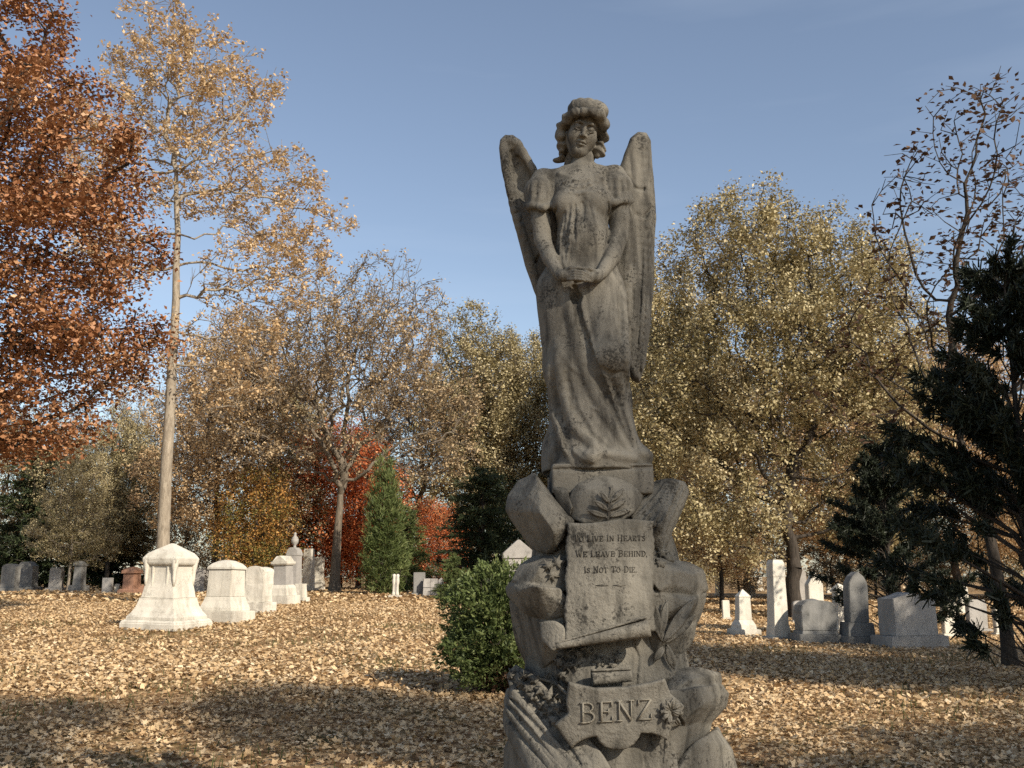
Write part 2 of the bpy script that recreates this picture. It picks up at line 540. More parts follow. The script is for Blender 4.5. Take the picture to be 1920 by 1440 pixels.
def nets(a):
    """surface nets: one vertex per cell crossed by the zero level, one quad per crossed lattice edge"""
    neg = a < 0
    n = np.array(a.shape)
    c = np.zeros(n - 1, np.uint8)
    for dx in (0, 1):
        for dy in (0, 1):
            for dz in (0, 1):
                c += neg[dx:n[0] - 1 + dx, dy:n[1] - 1 + dy, dz:n[2] - 1 + dz]
    act = (c > 0) & (c < 8)
    idx = np.full(n - 1, -1, np.int32)
    ijk = np.argwhere(act)
    idx[act] = np.arange(len(ijk), dtype=np.int32)
    acc = np.zeros((len(ijk), 3)); cnt = np.zeros(len(ijk))
    cor = [np.array(((q >> 2) & 1, (q >> 1) & 1, q & 1)) for q in range(8)]
    vals = [a[tuple((ijk + q).T)] for q in cor]
    for p in range(8):
        for q in range(p + 1, 8):
            if np.abs(cor[p] - cor[q]).sum() != 1: continue
            m = (vals[p] < 0) != (vals[q] < 0)
            t = vals[p][m] / (vals[p][m] - vals[q][m])
            acc[m] += cor[p] + t[:, None] * (cor[q] - cor[p]); cnt[m] += 1
    V = ijk + acc / cnt[:, None]
    F = []
    for axis in range(3):
        sl0 = [slice(None)] * 3; sl1 = [slice(None)] * 3
        sl0[axis] = slice(0, -1); sl1[axis] = slice(1, None)
        b, e = [i for i in range(3) if i != axis]
        for s_ in (sl0, sl1):
            s_[b] = slice(1, -1); s_[e] = slice(1, -1)
        A = neg[tuple(sl0)]; B = neg[tuple(sl1)]
        ch = A != B
        q = np.argwhere(ch)
        if not len(q): continue
        fl = A[ch]
        q[:, b] += 1; q[:, e] += 1
        def ix(db, de):
            r = q.copy(); r[:, b] += db; r[:, e] += de
            return idx[tuple(r.T)]
        f = np.stack([ix(-1, -1), ix(0, -1), ix(0, 0), ix(-1, 0)], 1)
        if axis == 1: fl = ~fl
        f[~fl] = f[~fl][:, ::-1]
        F.append(f)
    F = np.concatenate(F)
    F = F[(F >= 0).all(1)]
    return V, F

def carved(name, fields, mat, parent):
    Vs, Fs, o = [], [], 0
    for f in fields:
        V, F = f if isinstance(f, tuple) else f.mesh(name)
        Vs.append(V); Fs.append(F + o); o += len(V)
    return link(name, mesh_np(name, np.concatenate(Vs), np.concatenate(Fs)), mat, parent, smooth=True)
# ------------------------------------------------------------------ the angel monument
MON = empty('angel_monument', (0.42, Y0, 0.0))
tag(MON, 'weathered stone angel with folded hands standing on a carved rock pedestal lettered BENZ', 'monument')

def wpar(o, parent=MON):
    o.parent = parent
    o.matrix_parent_inverse = Matrix.Translation(-MON.location) if parent is MON else Matrix.Identity(4)
    return o

def poly2d(poly, X, Z):
    """signed distance to a polygon in the x-z plane"""
    poly = np.asarray(poly, float)
    d = None; sgn = None
    n = len(poly)
    for i in range(n):
        a = poly[i]; b = poly[(i + 1) % n]
        e = b - a; wx, wz = X - a[0], Z - a[1]
        t = np.clip((wx * e[0] + wz * e[1]) / (e @ e), 0, 1)
        q = (wx - t * e[0]) ** 2 + (wz - t * e[1]) ** 2
        d = q if d is None else np.minimum(d, q)
        c1 = Z >= a[1]; c2 = Z < b[1]; c3 = (e[0] * wz) > (e[1] * wx)
        fl = (c1 & c2 & c3) | (~c1 & ~c2 & ~c3)
        sgn = fl if sgn is None else sgn ^ fl
    return np.where(sgn, -1, 1) * np.sqrt(d)

def plate(f, px, dy0, dyfn, t, rnd=0.012, k=0.01, op='add'):
    """a slab with the outline px (photo pixels at depth dy0), bent by dyfn(x,z), half thickness t"""
    W = np.array([P(a, b, dy0) for a, b in px])
    poly = W[:, [0, 2]]
    def fn(X, Y, Z):
        d2 = poly2d(poly, X, Z) + rnd
        dd = np.abs(Y - (Y0 + dy0 + dyfn(X, Z))) - t + rnd
        return np.minimum(np.maximum(d2, dd), 0) + np.sqrt(np.maximum(d2, 0) ** 2 + np.maximum(dd, 0) ** 2) - rnd
    lo = (poly[:, 0].min(), Y0 + dy0 - t - 0.12, poly[:, 1].min()); hi = (poly[:, 0].max(), Y0 + dy0 + t + 0.12, poly[:, 1].max())
    f.put(fn, lo, hi, k, op)

def row(py, L, R, dyc, ry):
    a = P(L, py, dyc); b = P(R, py, dyc)
    return (a[2], (a[0] + b[0]) / 2, Y0 + dyc, (b[0] - a[0]) / 2, ry)

def ridge(f, pts, r, k=0.015, sink=0.004, op='add', taper=True):
    """a fold (or with op='cut' a furrow) drawn over the surface through photo pixels"""
    # densify
    q = []
    for (a, b) in zip(pts[:-1], pts[1:]):
        m = max(1, int(math.hypot(b[0] - a[0], b[1] - a[1]) / 14))
        for i in range(m): q.append((a[0] + (b[0] - a[0]) * i / m, a[1] + (b[1] - a[1]) * i / m))
    q.append(pts[-1])
    n = len(q)
    S = np.array([f.surf(x, y, sink) for x, y in q])
    y = S[:, 1].copy()
    for _ in range(2):
        y[1:-1] = (y[:-2] + 2 * y[1:-1] + y[2:]) / 4
    S[:, 1] = y
    rs = [r * (math.sin(math.pi * (0.12 + 0.83 * i / max(n - 1, 1))) ** 0.7 if taper else 1) for i in range(n)]
    f.chain(list(S), rs, k, op)

# -- figure: dress, torso, sleeves, arms
zbot = P(1130, 868, -0.2)[2]
B = Field((P(975, 880)[0], Y0 - 0.36, zbot - 0.04), (P(1236, 880)[0], Y0 + 0.30, P(1090, 270)[2]), 0.005)
B.loft([(zbot - 0.02, P(1118, 868)[0], Y0, 0.232, 0.22), row(850, 1020, 1212, 0, .205), row(820, 1033, 1192, 0, .185), row(760, 1034, 1178, 0, .165), row(680, 1024, 1174, 0, .16),
        row(600, 1012, 1170, 0, .155), row(545, 1009, 1168, -.01, .145), row(505, 1022, 1160, -.01, .125), row(470, 1045, 1142, 0, .10)], 0.03, pw=2.3)
B.loft([row(510, 1046, 1142, -.01, .115), row(470, 1046, 1141, -.01, .112), row(430, 1046, 1140, 0, .105), row(390, 1040, 1140, 0, .11), row(355, 1034, 1142, .01, .105), row(328, 1042, 1136, .02, .075), row(318, 1060, 1118, .03, .05)], 0.02, pw=2.4)
B.cone(P(1022, 338, .025), P(1153, 334, .025), .05, .052, .04)                     # shoulders
B.cone(P(1093, 296, .025), P(1091, 335, .035), .047, .066, .035)                   # neck
B.ell(P(1060, 384, -.075), (.056, .05, .06), .045); B.ell(P(1121, 380, -.075), (.058, .05, .06), .045)
B.ell(P(1093, 455, -.055), (.108, .105, .135), .035)                               # bloused front
# legs pushing through the skirt
B.chain([P(1128, 545, -.07), P(1146, 672, -.18), P(1156, 745, -.10), P(1165, 850, -.09)], [.090, .073, .052, .058], .04)
B.chain([P(1052, 545, -.05), P(1060, 690, -.075), P(1085, 800, -.09), P(1105, 860, -.12)], [.09, .075, .07, .06], .06)
B.ell(P(1105, 858, -.17), (.05, .08, .035), .03)                                   # foot under the hem
# train spreading over the block
B.ell(P(1040, 850, .04), (.055, .13, .11), .03); B.ell(P(1190, 856, -.06), (.075, .12, .04), .03)
B.ell(P(1150, 862, -.12), (.11, .09, .03), .03)
# folds of the skirt: one deep fold from the waist to the right of the hem, broad planes either side
for pts, r in (([(1083, 545), (1097, 610), (1116, 675), (1142, 735), (1168, 790), (1190, 838)], .014),
               ([(1064, 560), (1078, 625), (1100, 700), (1134, 775), (1176, 842)], .024),
               ([(1044, 640), (1054, 730), (1080, 802), (1125, 848), (1190, 860)], .017),
               ([(1030, 690), (1040, 780), (1066, 838), (1110, 864)], .014),
               ([(1167, 505), (1170, 590), (1173, 660), (1177, 720)], .010),
               ([(1160, 705), (1172, 775), (1190, 832)], .012),
               ([(1046, 800), (1062, 842), (1072, 866)], .016),
               ([(1034, 790), (1040, 840), (1030, 872)], .014)):
    ridge(B, pts, r, .022, .003)
for pts, r in (([(1074, 540), (1087, 605), (1105, 665), (1130, 727), (1158, 788), (1183, 836)], .019),
               ([(1077, 540), (1083, 580)], .026),
               ([(1060, 700), (1078, 765), (1108, 815), (1150, 846)], .012),
               ([(1036, 700), (1046, 775), (1066, 825), (1094, 856)], .013),
               ([(1162, 515), (1164, 600), (1167, 670)], .008),
               ([(1056, 806), (1070, 850)], .014), ([(1126, 690), (1146, 704), (1166, 698)], .012),
               ([(1146, 712), (1160, 760), (1180, 815)], .010),
               ([(1040, 800), (1046, 860)], .010)):
    ridge(B, pts, r, .012, sink=-.003, op='cut')
for pts in ([(1060, 672), (1072, 690), (1084, 700)], [(1052, 662), (1062, 684)], [(1110, 765), (1122, 770)]):
    ridge(B, pts, .007, .010, 0)
# gathers of the blouse
for pts, r in (([(1064, 395), (1056, 440), (1050, 500)], .013), ([(1074, 372), (1070, 430), (1062, 480), (1066, 506)], .009), ([(1082, 380), (1084, 440), (1082, 470)], .006),
               ([(1100, 385), (1104, 430)], .006), ([(1112, 390), (1118, 440)], .006), ([(1052, 440), (1054, 480), (1062, 508)], .008)):
    ridge(B, pts, r, .012)
for pts, r in (([(1059, 400), (1052, 450), (1050, 500)], .009), ([(1068, 385), (1064, 440), (1058, 490)], .007), ([(1078, 385), (1078, 450)], .006),
               ([(1092, 380), (1095, 430)], .005), ([(1050, 507), (1090, 512), (1138, 505)], .012), ([(1140, 380), (1141, 440), (1139, 490)], .010), ([(1042, 390), (1044, 450)], .010)):
    ridge(B, pts, r, .010, sink=-.001, op='cut')
# collar ruffle and lace yoke
ridge(B, [(1048, 326), (1066, 334), (1084, 340), (1100, 338), (1118, 330), (1133, 318)], .011, .010, .002, taper=False)
ridge(B, [(1050, 352), (1080, 364), (1110, 362), (1136, 350)], .008, .010, .002)
for (x, y) in ((1058, 342), (1070, 350), (1082, 352), (1094, 350), (1106, 346), (1118, 342), (1128, 336), (1066, 362), (1090, 372), (1100, 370), (1122, 360), (1078, 338), (1112, 354)):
    B.ell(B.surf(x, y, .003), (.012, .008, .010), .006)
# sleeves: short, puffed, open below
for cx, top, hem, s in ((1013, 334, 388, -1), (1157, 328, 378, 1)):
    B.chain([P(cx - 6 * s, top + 6, .02), P(cx + 1 * s, (top + hem) / 2, 0), P(cx + 2 * s, hem - 6, -.015)], [.056, .066, .060], .015)
    B.chain([P(cx - 24 * s, hem - 4, -.04), P(cx - 6 * s, hem + 2, -.085), P(cx + 16 * s, hem - 2, -.06), P(cx + 27 * s, hem - 2, -.01)], [.012, .014, .014, .012], .012)
    B.ell(P(cx + 2 * s, hem + 14, -.02), (.052, .052, .028), .01, 'cut')
    for a, b in ((-14, -10), (0, 2), (12, 16)):
        ridge(B, [(cx + a * s, top + 6), (cx + b * s, hem - 8)], .008, .010)
        ridge(B, [(cx + (a + 7) * s, top + 12), (cx + (b + 7) * s, hem - 4)], .006, .008, -.001, 'cut')
# arms
B.chain([P(1012, 372, -.01), P(1014, 415, -.025), P(1018, 452, -.04), P(1032, 486, -.11), P(1047, 512, -.175)], [.043, .041, .037, .034, .0235], .012)
B.chain([P(1160, 366, -.01), P(1162, 410, -.025), P(1160, 446, -.04), P(1148, 482, -.11), P(1128, 512, -.175)], [.044, .042, .038, .035, .0245], .012)
X_, Y_, Z_ = B.box(B.lo, B.lo + B.n * B.h)[1:]
B.a += (0.0022 * wob(X_, Y_, Z_, 3, 22)).astype(np.float32)

# -- clasped hands
H = Field((P(1034, 500)[0], Y0 - .30, P(1090, 552, -.2)[2]), (P(1142, 500)[0], Y0 - .08, P(1090, 488, -.2)[2]), 0.0025)
H.chain([P(1047, 512, -.175), P(1056, 517, -.2), P(1068, 518, -.215)], [.0235, .023, .021], .012)
H.chain([P(1128, 512, -.175), P(1118, 518, -.2), P(1106, 520, -.215)], [.0245, .024, .022], .012)
for i in range(4):
    H.chain([P(1066, 511 + 4.4 * i, -.224), P(1078, 508 + 4.9 * i, -.246), P(1091, 509.5 + 4.9 * i, -.252), P(1105 - 2 * i, 516 + 3.8 * i, -.232)], [.0078, .0070, .0064, .0052], .002)
    H.chain([P(1108, 514 + 4.2 * i, -.218), P(1098, 510 + 4.9 * i, -.238), P(1085, 512.5 + 4.7 * i, -.230), P(1072 + 2 * i, 518 + 3.6 * i, -.212)], [.0078, .0070, .0064, .0052], .002)
H.chain([P(1057, 510, -.205), P(1070, 503.5, -.228), P(1087, 502, -.240)], [.0115, .0098, .0075], .005)
H.chain([P(1118, 511, -.205), P(1106, 504.5, -.228), P(1092, 503.5, -.236)], [.0115, .0098, .0075], .005)

# -- head (own frame: x to the picture's right, -y out of the face, z up)
D = Field((-.135, -.14, -.175), (.135, .155, .155), 0.0025)
D.ell((0, .015, .03), (.073, .090, .084), .02)
D.ell((0, -.026, -.028), (.064, .061, .086), .03)
D.cone((-.006, -.060, -.096), (.006, -.060, -.096), .023, .023, .035)
for s in (-1, 1):
    D.cone((s * .048, .0, -.056), (s * .012, -.056, -.098), .024, .022, .035)
    D.ell((s * .036, -.062, -.036), (.028, .022, .030), .03)
D.cone((0, .02, -.07), (0, .035, -.17), .047, .048, .03)
for s in (-1, 1):
    D.ell((s * .029, -.099, .006), (.019, .016, .0125), .012, 'cut')
    D.ell((s * .029, -.0735, .003), (.0175, .0165, .0145), .004)
    D.chain([(s * .013, -.0905, -.004), (s * .029, -.0930, -.0105), (s * .044, -.080, -.005)], [.0014, .0022, .0014], .004)
    D.chain([(s * .012, -.087, -.009), (s * .029, -.0885, -.0165), (s * .045, -.077, -.010)], .0022, .005, 'cut')
    D.chain([(s * .012, -.0885, .0235), (s * .029, -.0890, .0270), (s * .047, -.075, .0205)], [.004, .0048, .004], .010)
D.chain([(0, -.087, .020), (0, -.097, -.008), (0, -.1085, -.027)], [.0080, .0072, .0088], .009)
for s in (-1, 1):
    D.ell((s * .0100, -.096, -.0300), (.0075, .010, .0065), .005)
    D.ell((s * .0055, -.103, -.0375), (.0032, .006, .0035), .002, 'cut')
D.chain([(-.021, -.084, -.0625), (-.008, -.0935, -.0550), (0, -.0930, -.0565), (.008, -.0935, -.0550), (.021, -.084, -.0625)], [.003, .0055, .0048, .0055, .003], .004)
D.chain([(-.015, -.084, -.0695), (0, -.0910, -.0700), (.015, -.084, -.0695)], [.0045, .0072, .0045], .005)
D.chain([(-.024, -.084, -.0650), (-.008, -.0965, -.0620), (.008, -.0965, -.0620), (.024, -.084, -.0650)], [.0022, .0028, .0028, .0022], .003, 'cut')
D.cone((-.012, -.0935, -.0815), (.012, -.0935, -.0815), .005, .005, .010, 'cut')
# hair: a cap of waves rolled back from the brow, puffs over the ears, curls on the neck
Hh = Field(D.lo, D.lo + (D.n - 1) * D.h, D.h)
Hh.ell((0, .032, .045), (.090, .100, .082), .02)
Hh.ell((.034, .005, .098), (.060, .075, .036), .03); Hh.ell((-.030, .02, .094), (.060, .075, .040), .03)
Hh.chain([(-.094, .0, -.005), (-.088, -.045, .028), (-.060, -.084, .058), (-.020, -.102, .070), (.020, -.102, .078), (.058, -.086, .072), (.086, -.048, .040), (.092, -.005, .0)], [.022, .021, .017, .014, .015, .017, .019, .020], .024)
for c, r in (((-.103, .0, -.015), (.026, .035, .028)), ((-.095, .005, -.055), (.026, .04, .032)), ((-.074, .015, -.090), (.026, .038, .032)), ((-.064, .05, -.135), (.020, .03, .034)),
             ((.100, .0, -.012), (.024, .035, .028)), ((.092, .012, -.055), (.024, .04, .032)), ((.094, .000, -.080), (.034, .036, .030)), ((.066, .045, -.116), (.022, .036, .03)), ((.054, .055, -.145), (.016, .026, .026)),
             ((-.082, .05, -.160), (.020, .02, .013)), ((0, .09, -.03), (.085, .055, .10)), ((0, .085, -.11), (.065, .04, .07))):
    Hh.ell(c, r, .014)
x, y, z = np.meshgrid(*Hh.ax, indexing='ij', sparse=True)
an = np.arctan2(x, -(y - .03)); wp = 2.6 * wob(x, y, z, 8, 20)
top = np.clip((z - .0) / .05, 0, 1)
Hh.a += (top * .0018 * np.sin(150 * x + 110 * z + wp * 3.0) + (1 - top) * .0040 * np.sin(170 * z + 6 * an * np.sign(x) + wp * 1.6) + .0030 * wob(x, y, z, 9, 36)).astype(np.float32)
D.a = _smin(D.a, Hh.a, .003)
rl, pt, yw = math.radians(15), math.radians(22), math.radians(5)
RH = np.array(Matrix.Rotation(rl, 3, 'Y') @ Matrix.Rotation(pt, 3, 'X') @ Matrix.Rotation(yw, 3, 'Z'))
hc = P(1094, 243, 0.0)
hv, hf = D.mesh('head')
hv = (hv * np.array((.95, .97, .99))) @ RH.T + hc
fig = wpar(carved('figure', [B, H, (hv, hf)], STONE, None))
tag(fig, 'robed figure with bowed head and clasped hands')

# -- wings
WL = Field((P(925, 300, .15)[0], Y0 - .02, P(1000, 810, .15)[2]), (P(1075, 300, .15)[0], Y0 + .36, P(1000, 245, .15)[2]), 0.005)
zt = P(960, 260, .15)[2]
bendL = lambda X, Z: 0.10 * np.clip((zt - Z) / 1.2, 0, 1) - 0.55 * np.clip(0.10 - (X - P(936, 300, .15)[0]), 0, 1) ** 1.2
plate(WL, [(936, 285), (938, 270), (947, 260), (962, 258), (976, 266), (990, 290), (1008, 320), (1040, 360), (1062, 500), (1062, 790), (1046, 806), (1030, 790), (1025, 660), (1010, 560), (985, 490), (965, 420), (950, 360), (940, 320)], .15, bendL, .035, .022)
ridge(WL, [(947, 282), (950, 330), (965, 395), (990, 470), (1012, 560), (1030, 660)], .016, .012, .004)
ridge(WL, [(955, 264), (972, 272), (988, 300), (1006, 330)], .017, .012, .004, taper=False)
ridge(WL, [(960, 285), (966, 315), (978, 350), (990, 385)], .028, .014, .006, 'cut')
ridge(WL, [(972, 296), (988, 335), (1000, 365)], .018, .014, .004, 'cut')
for pts in ([(952, 345), (966, 340)], [(958, 375), (976, 368)], [(970, 420), (990, 405)], [(985, 455), (1006, 440)], [(1000, 500), (1016, 480)], [(966, 400), (985, 392)]):
    ridge(WL, pts, .007, .008, 0, 'cut')
for i, (xa, ya) in enumerate(((950, 372), (960, 408), (974, 446), (990, 486), (1004, 524), (1016, 566))):
    ridge(WL, [(xa - 4, ya + 14), (xa + 12, ya + 6), (xa + 24, ya - 12)], .010, .007, .000, 'cut')
x, y, z = WL.box(WL.lo, WL.lo + WL.n * WL.h)[1:]
WL.a += (.004 * wob(x, y, z, 12, 20)).astype(np.float32)
wpar(carved('wing', [WL], STONE, None))
WR = Field((P(1120, 300, .12)[0], Y0 - .05, P(1190, 735, .12)[2]), (P(1245, 300, .12)[0], Y0 + .32, P(1200, 228, .12)[2]), 0.005)
zt2 = P(1205, 243, .12)[2]
bendR = lambda X, Z: 0.04 - 0.10 * np.clip((zt2 - Z) / 1.15, 0, 1) + 0.3 * np.clip((X - P(1190, 300, .12)[0]), 0, 1)
plate(WR, [(1165, 305), (1172, 285), (1184, 256), (1198, 243), (1214, 242), (1223, 256), (1228, 330), (1231, 400), (1229, 480), (1223, 560), (1213, 640), (1206, 690), (1196, 722), (1183, 716), (1172, 692), (1164, 640), (1150, 500), (1140, 380)], .12, bendR, .035, .022)
for pts in ([(1182, 690), (1186, 716)], [(1191, 686), (1194, 720)], [(1200, 680), (1200, 712)]):
    ridge(WR, pts, .008, .008, .001, 'cut')
for pts in ([(1176, 300), (1180, 400), (1176, 520), (1178, 640)], [(1205, 260), (1214, 340), (1216, 440), (1208, 560), (1198, 650)]):
    ridge(WR, pts, .014, .02, .004)
for pts in ([(1198, 400), (1203, 500), (1200, 600), (1192, 690)], [(1214, 430), (1214, 520), (1209, 600), (1201, 670)], [(1184, 420), (1188, 520), (1185, 620), (1181, 690)]):
    ridge(WR, pts, .007, .008, -.001, 'cut')
for pts in ([(1176, 330), (1190, 352), (1206, 356), (1221, 340)], [(1180, 382), (1194, 402), (1210, 404), (1224, 388)]):
    ridge(WR, pts, .007, .010, -.001, 'cut')
x, y, z = WR.box(WR.lo, WR.lo + WR.n * WR.h)[1:]
WR.a += (.005 * wob(x, y, z, 15, 16)).astype(np.float32)
wpar(carved('wing', [WR], STONE, None))
# ------------------------------------------------------------------ carved rock pedestal
FIELDS = []
def rock(name, pts, rnd=0.012, rough=0.006, seed=0, mat=None, h=0.005, extra=None):
    """a carved block: one convex lump, or several that meet in creases"""
    groups = pts if isinstance(pts[0][0], tuple) else [pts]
    Ws = [np.array([P(*p) for p in g]) for g in groups]
    W = np.concatenate(Ws)
    if W[:, 2].min() < .6: h = .008
    f = Field(W.min(0) - .03, W.max(0) + .03, h)
    bo = name == 'boulder'
    for i, w in enumerate(Ws):
        f.hull(w, .0018 if bo else min(rnd, .005), .006, 'add', rough * (.75 if bo else .7), seed + i, 3 if bo else 0)
    if extra: extra(f)
    FIELDS.append(f)
    return wpar(carved(name, [f], mat or STONE_PALE, None))

def surf_any(px, py, back=0.0):
    best = None
    for f in FIELDS:
        q = f.surf(px, py, 0)
        if f.val(q + (CAM - q) * -0.004) < 0.01 and (best is None or q[1] < best[1]): best = q
    if best is None: best = P(px, py, -.25)
    d = ray(px, py)
    return CAM + d * ((best[1] + back) / d[1])

# base block under the figure
z1, z0 = zbot, P(1130, 912, -.2)[2]
xl, xr = P(1034, 870, -.2)[0], P(1226, 870, -.2)[0]
f = Field((xl - .03, Y0 - .24, z0 - .05), (xr + .03, Y0 + .26, z1 + .03), .005)
f.hull([(x, y, z) for x in (xl, xr) for y in (Y0 - .2, Y0 + .22) for z in (z0 - .03, z1)], .006, .01, 'add', .003, 4)
ridge(f, [(1040, 880), (1130, 879), (1222, 876)], .006, .006, 0, 'cut', taper=False)
FIELDS.append(f)
wpar(carved('plinth_block', [f], STONE, None))
# inner mass
f = Field((P(945, 1100)[0], Y0 - .36, -.02), (P(1400, 1440)[0], Y0 + .36, z0 + .02), .012)
f.loft([(z0, P(1128, 905)[0], Y0 + .02, .22, .20), row(960, 1005, 1248, .02, .20), row(1040, 992, 1265, .02, .22), row(1120, 990, 1292, .02, .24), row(1200, 990, 1285, .02, .23), row(1300, 985, 1300, .02, .27),
        row(1440, 985, 1330, .02, .30), (0.45, .43, Y0 + .02, .46, .34), (0.0, .43, Y0 + .02, .50, .36)], .02, pw=2.6)
x, y, z = f.box(f.lo, f.lo + f.n * f.h)[1:]
f.a += (.014 * wob(x, y, z, 31, 9)).astype(np.float32)
FIELDS.append(f)
wpar(carved('rock_core', [f], STONE_PALE, None))

rock('boulder', [(995, 891, -.05), (1003, 889, -.14), (1035, 925, -.19), (1079, 976, -.24), (1060, 990, -.26), (1055, 1012, -.24), (1036, 1043, -.2), (1005, 1036, -.12), (985, 1002, -.10), (962, 978, -.05), (950, 955, -.05), (953, 925, -.02), (970, 901, 0),
                 (1008, 908, -.20), (985, 925, -.19), (1018, 962, -.30), (1038, 1002, -.29), (985, 960, -.2), (990, 892, .15), (955, 950, .15), (1000, 1030, .15), (1060, 980, .1)], .004, .009, 2)
rock('boulder', [(1035, 908, -.2), (1062, 910, -.23), (1075, 950, -.26), (1068, 968, -.24), (1048, 945, -.2), (1040, 905, -.05), (1075, 965, -.05)], .004, .008, 5)
rock('boulder', [((1000, 1041, -.05), (976, 1060, -.12), (962, 1088, -.16), (1000, 1100, -.28), (1070, 1112, -.28), (1070, 1048, -.25), (1040, 1042, -.2), (1012, 1062, -.28), (1000, 1041, .2), (965, 1088, .2), (1055, 1100, .1)),
                 ((960, 1085, -.16), (945, 1100, -.08), (950, 1118, -.10), (985, 1152, -.20), (1030, 1165, -.25), (1070, 1150, -.29), (1070, 1105, -.30), (1005, 1097, -.34), (972, 1107, -.25), (950, 1105, .2), (1050, 1140, .1)),
                 ((953, 1120, -.06), (960, 1160, -.02), (966, 1205, 0), (985, 1248, 0), (1015, 1256, -.16), (1068, 1216, -.27), (1070, 1150, -.27), (1022, 1180, -.27), (990, 1140, -.17), (955, 1125, .2), (985, 1245, .2), (1050, 1220, .1))], .004, .007, 7)
rock('boulder', [((1226, 1046, -.23), (1290, 1056, -.10), (1318, 1070, -.06), (1327, 1105, -.05), (1300, 1120, -.16), (1215, 1115, -.29), (1215, 1060, -.27), (1288, 1082, -.25), (1290, 1054, .2), (1326, 1105, .2), (1235, 1110, .1)),
                 ((1230, 1105, -.26), (1326, 1106, -.05), (1323, 1132, -.05), (1309, 1166, -.03), (1270, 1175, -.17), (1215, 1165, -.28), (1215, 1105, -.28), (1294, 1128, -.24), (1325, 1110, .2), (1309, 1166, .2), (1235, 1165, .1)),
                 ((1228, 1150, -.24), (1309, 1160, -.04), (1300, 1200, -.05), (1272, 1247, -.10), (1225, 1245, -.25), (1215, 1160, -.28), (1243, 1195, -.31), (1285, 1190, -.18), (1305, 1165, .2), (1270, 1245, .2), (1230, 1240, .1))], .004, .007, 9)
rock('boulder', [(1060, 1192, -.24), (1222, 1185, -.25), (1268, 1262, -.22), (1245, 1292, -.28), (1090, 1295, -.31), (1040, 1260, -.26), (1060, 1195, 0), (1260, 1200, 0), (1260, 1290, 0), (1050, 1290, 0), (1150, 1230, -.29)], .004, .011, 11,
     extra=lambda f: (ridge(f, [(1186, 1196), (1190, 1216), (1197, 1232), (1195, 1258), (1192, 1284)], .006, .004, -.001, 'cut', False),))
rock('boulder', [((1243, 1276, -.24), (1262, 1258, -.2), (1300, 1250, -.15), (1350, 1262, -.1), (1355, 1284, -.09), (1300, 1302, -.27), (1255, 1300, -.33), (1288, 1276, -.29), (1350, 1262, .2), (1355, 1284, .2), (1250, 1290, .1)),
                 ((1250, 1295, -.33), (1298, 1290, -.33), (1352, 1282, -.11), (1366, 1301, -.07), (1362, 1326, -.06), (1338, 1346, -.06), (1330, 1360, -.1), (1270, 1370, -.34), (1306, 1325, -.36), (1366, 1300, .2), (1330, 1360, .2), (1260, 1360, .1)),
                 ((1250, 1345, -.34), (1337, 1345, -.06), (1331, 1372, -.09), (1290, 1404, -.22), (1262, 1445, -.33), (1240, 1445, -.34), (1290, 1365, -.30), (1331, 1370, .2), (1270, 1440, .2))], .004, .006, 13)
rock('boulder', [(1090, 1370, -.31), (1260, 1370, -.33), (1275, 1450, -.34), (1280, 1720, -.36), (1060, 1720, -.36), (1090, 1450, -.34), (1060, 1370, 0), (1260, 1370, 0), (1280, 1720, 0), (1030, 1720, 0)], .004, .010, 15,
     extra=lambda f: (ridge(f, [(1210, 1376), (1217, 1390), (1206, 1410), (1210, 1445)], .008, .004, -.001, 'cut', False), ridge(f, [(1150, 1400), (1152, 1420), (1150, 1434)], .007, .004, -.001, 'cut', False)))
rock('boulder', [(944, 1445, -.1), (947, 1402, -.1), (965, 1376, -.16), (986, 1372, -.22), (1022, 1396, -.29), (1062, 1445, -.34), (940, 1720, -.12), (1060, 1720, -.38), (950, 1400, .2), (940, 1720, .2), (1060, 1440, .1), (1000, 1400, -.27)], .004, .008, 17)
rock('boulder', [(1318, 1378, -.1), (1345, 1365, -.09), (1374, 1400, -.07), (1381, 1445, -.05), (1388, 1720, -.05), (1230, 1720, -.40), (1255, 1445, -.37), (1300, 1392, -.29), (1345, 1365, .2), (1384, 1440, .2), (1388, 1720, .2), (1260, 1440, .1)], .004, .008, 19)
# footing slab
bm = bmesh.new()
bmesh.ops.create_cube(bm, size=1.0, matrix=Matrix.Translation((.43, Y0, .09)) @ Matrix.Diagonal((1.36, 1.06, .22, 1)))
bmesh.ops.bevel(bm, geom=bm.edges[:], offset=.015, segments=2, affect='EDGES')
me = bpy.data.meshes.new('footing_slab'); bm.to_mesh(me); bm.free()
wpar(link('footing_slab', me, STONE_PALE))

# broken log leaning at the upper right, logs crossing at the lower left
def grooves(pairs, r=.007):
    return lambda f: [ridge(f, list(p), r * (0.7 + 0.6 * ((i * 7) % 5) / 5), .006, 0, 'cut') for i, p in enumerate(pairs)]
rock('log', [(1226, 901, -.08), (1257, 896, -.10), (1285, 903, -.06), (1294, 926, -.06), (1264, 1000, -.10), (1242, 1048, -.16), (1226, 1015, -.2), (1182, 972, -.22), (1192, 950, -.2), (1250, 930, -.2), (1240, 985, -.24), (1285, 905, .12), (1293, 926, .12), (1235, 1040, .1), (1200, 940, .1)],
     .012, .005, 21, extra=grooves([[(1244, 904), (1215, 938), (1188, 966)], [(1254, 902), (1228, 940), (1200, 976)], [(1262, 906), (1240, 945), (1210, 985)], [(1270, 908), (1250, 950), (1224, 996)], [(1279, 912), (1258, 960), (1236, 1010)], [(1286, 918), (1264, 970), (1244, 1020)]], .014))
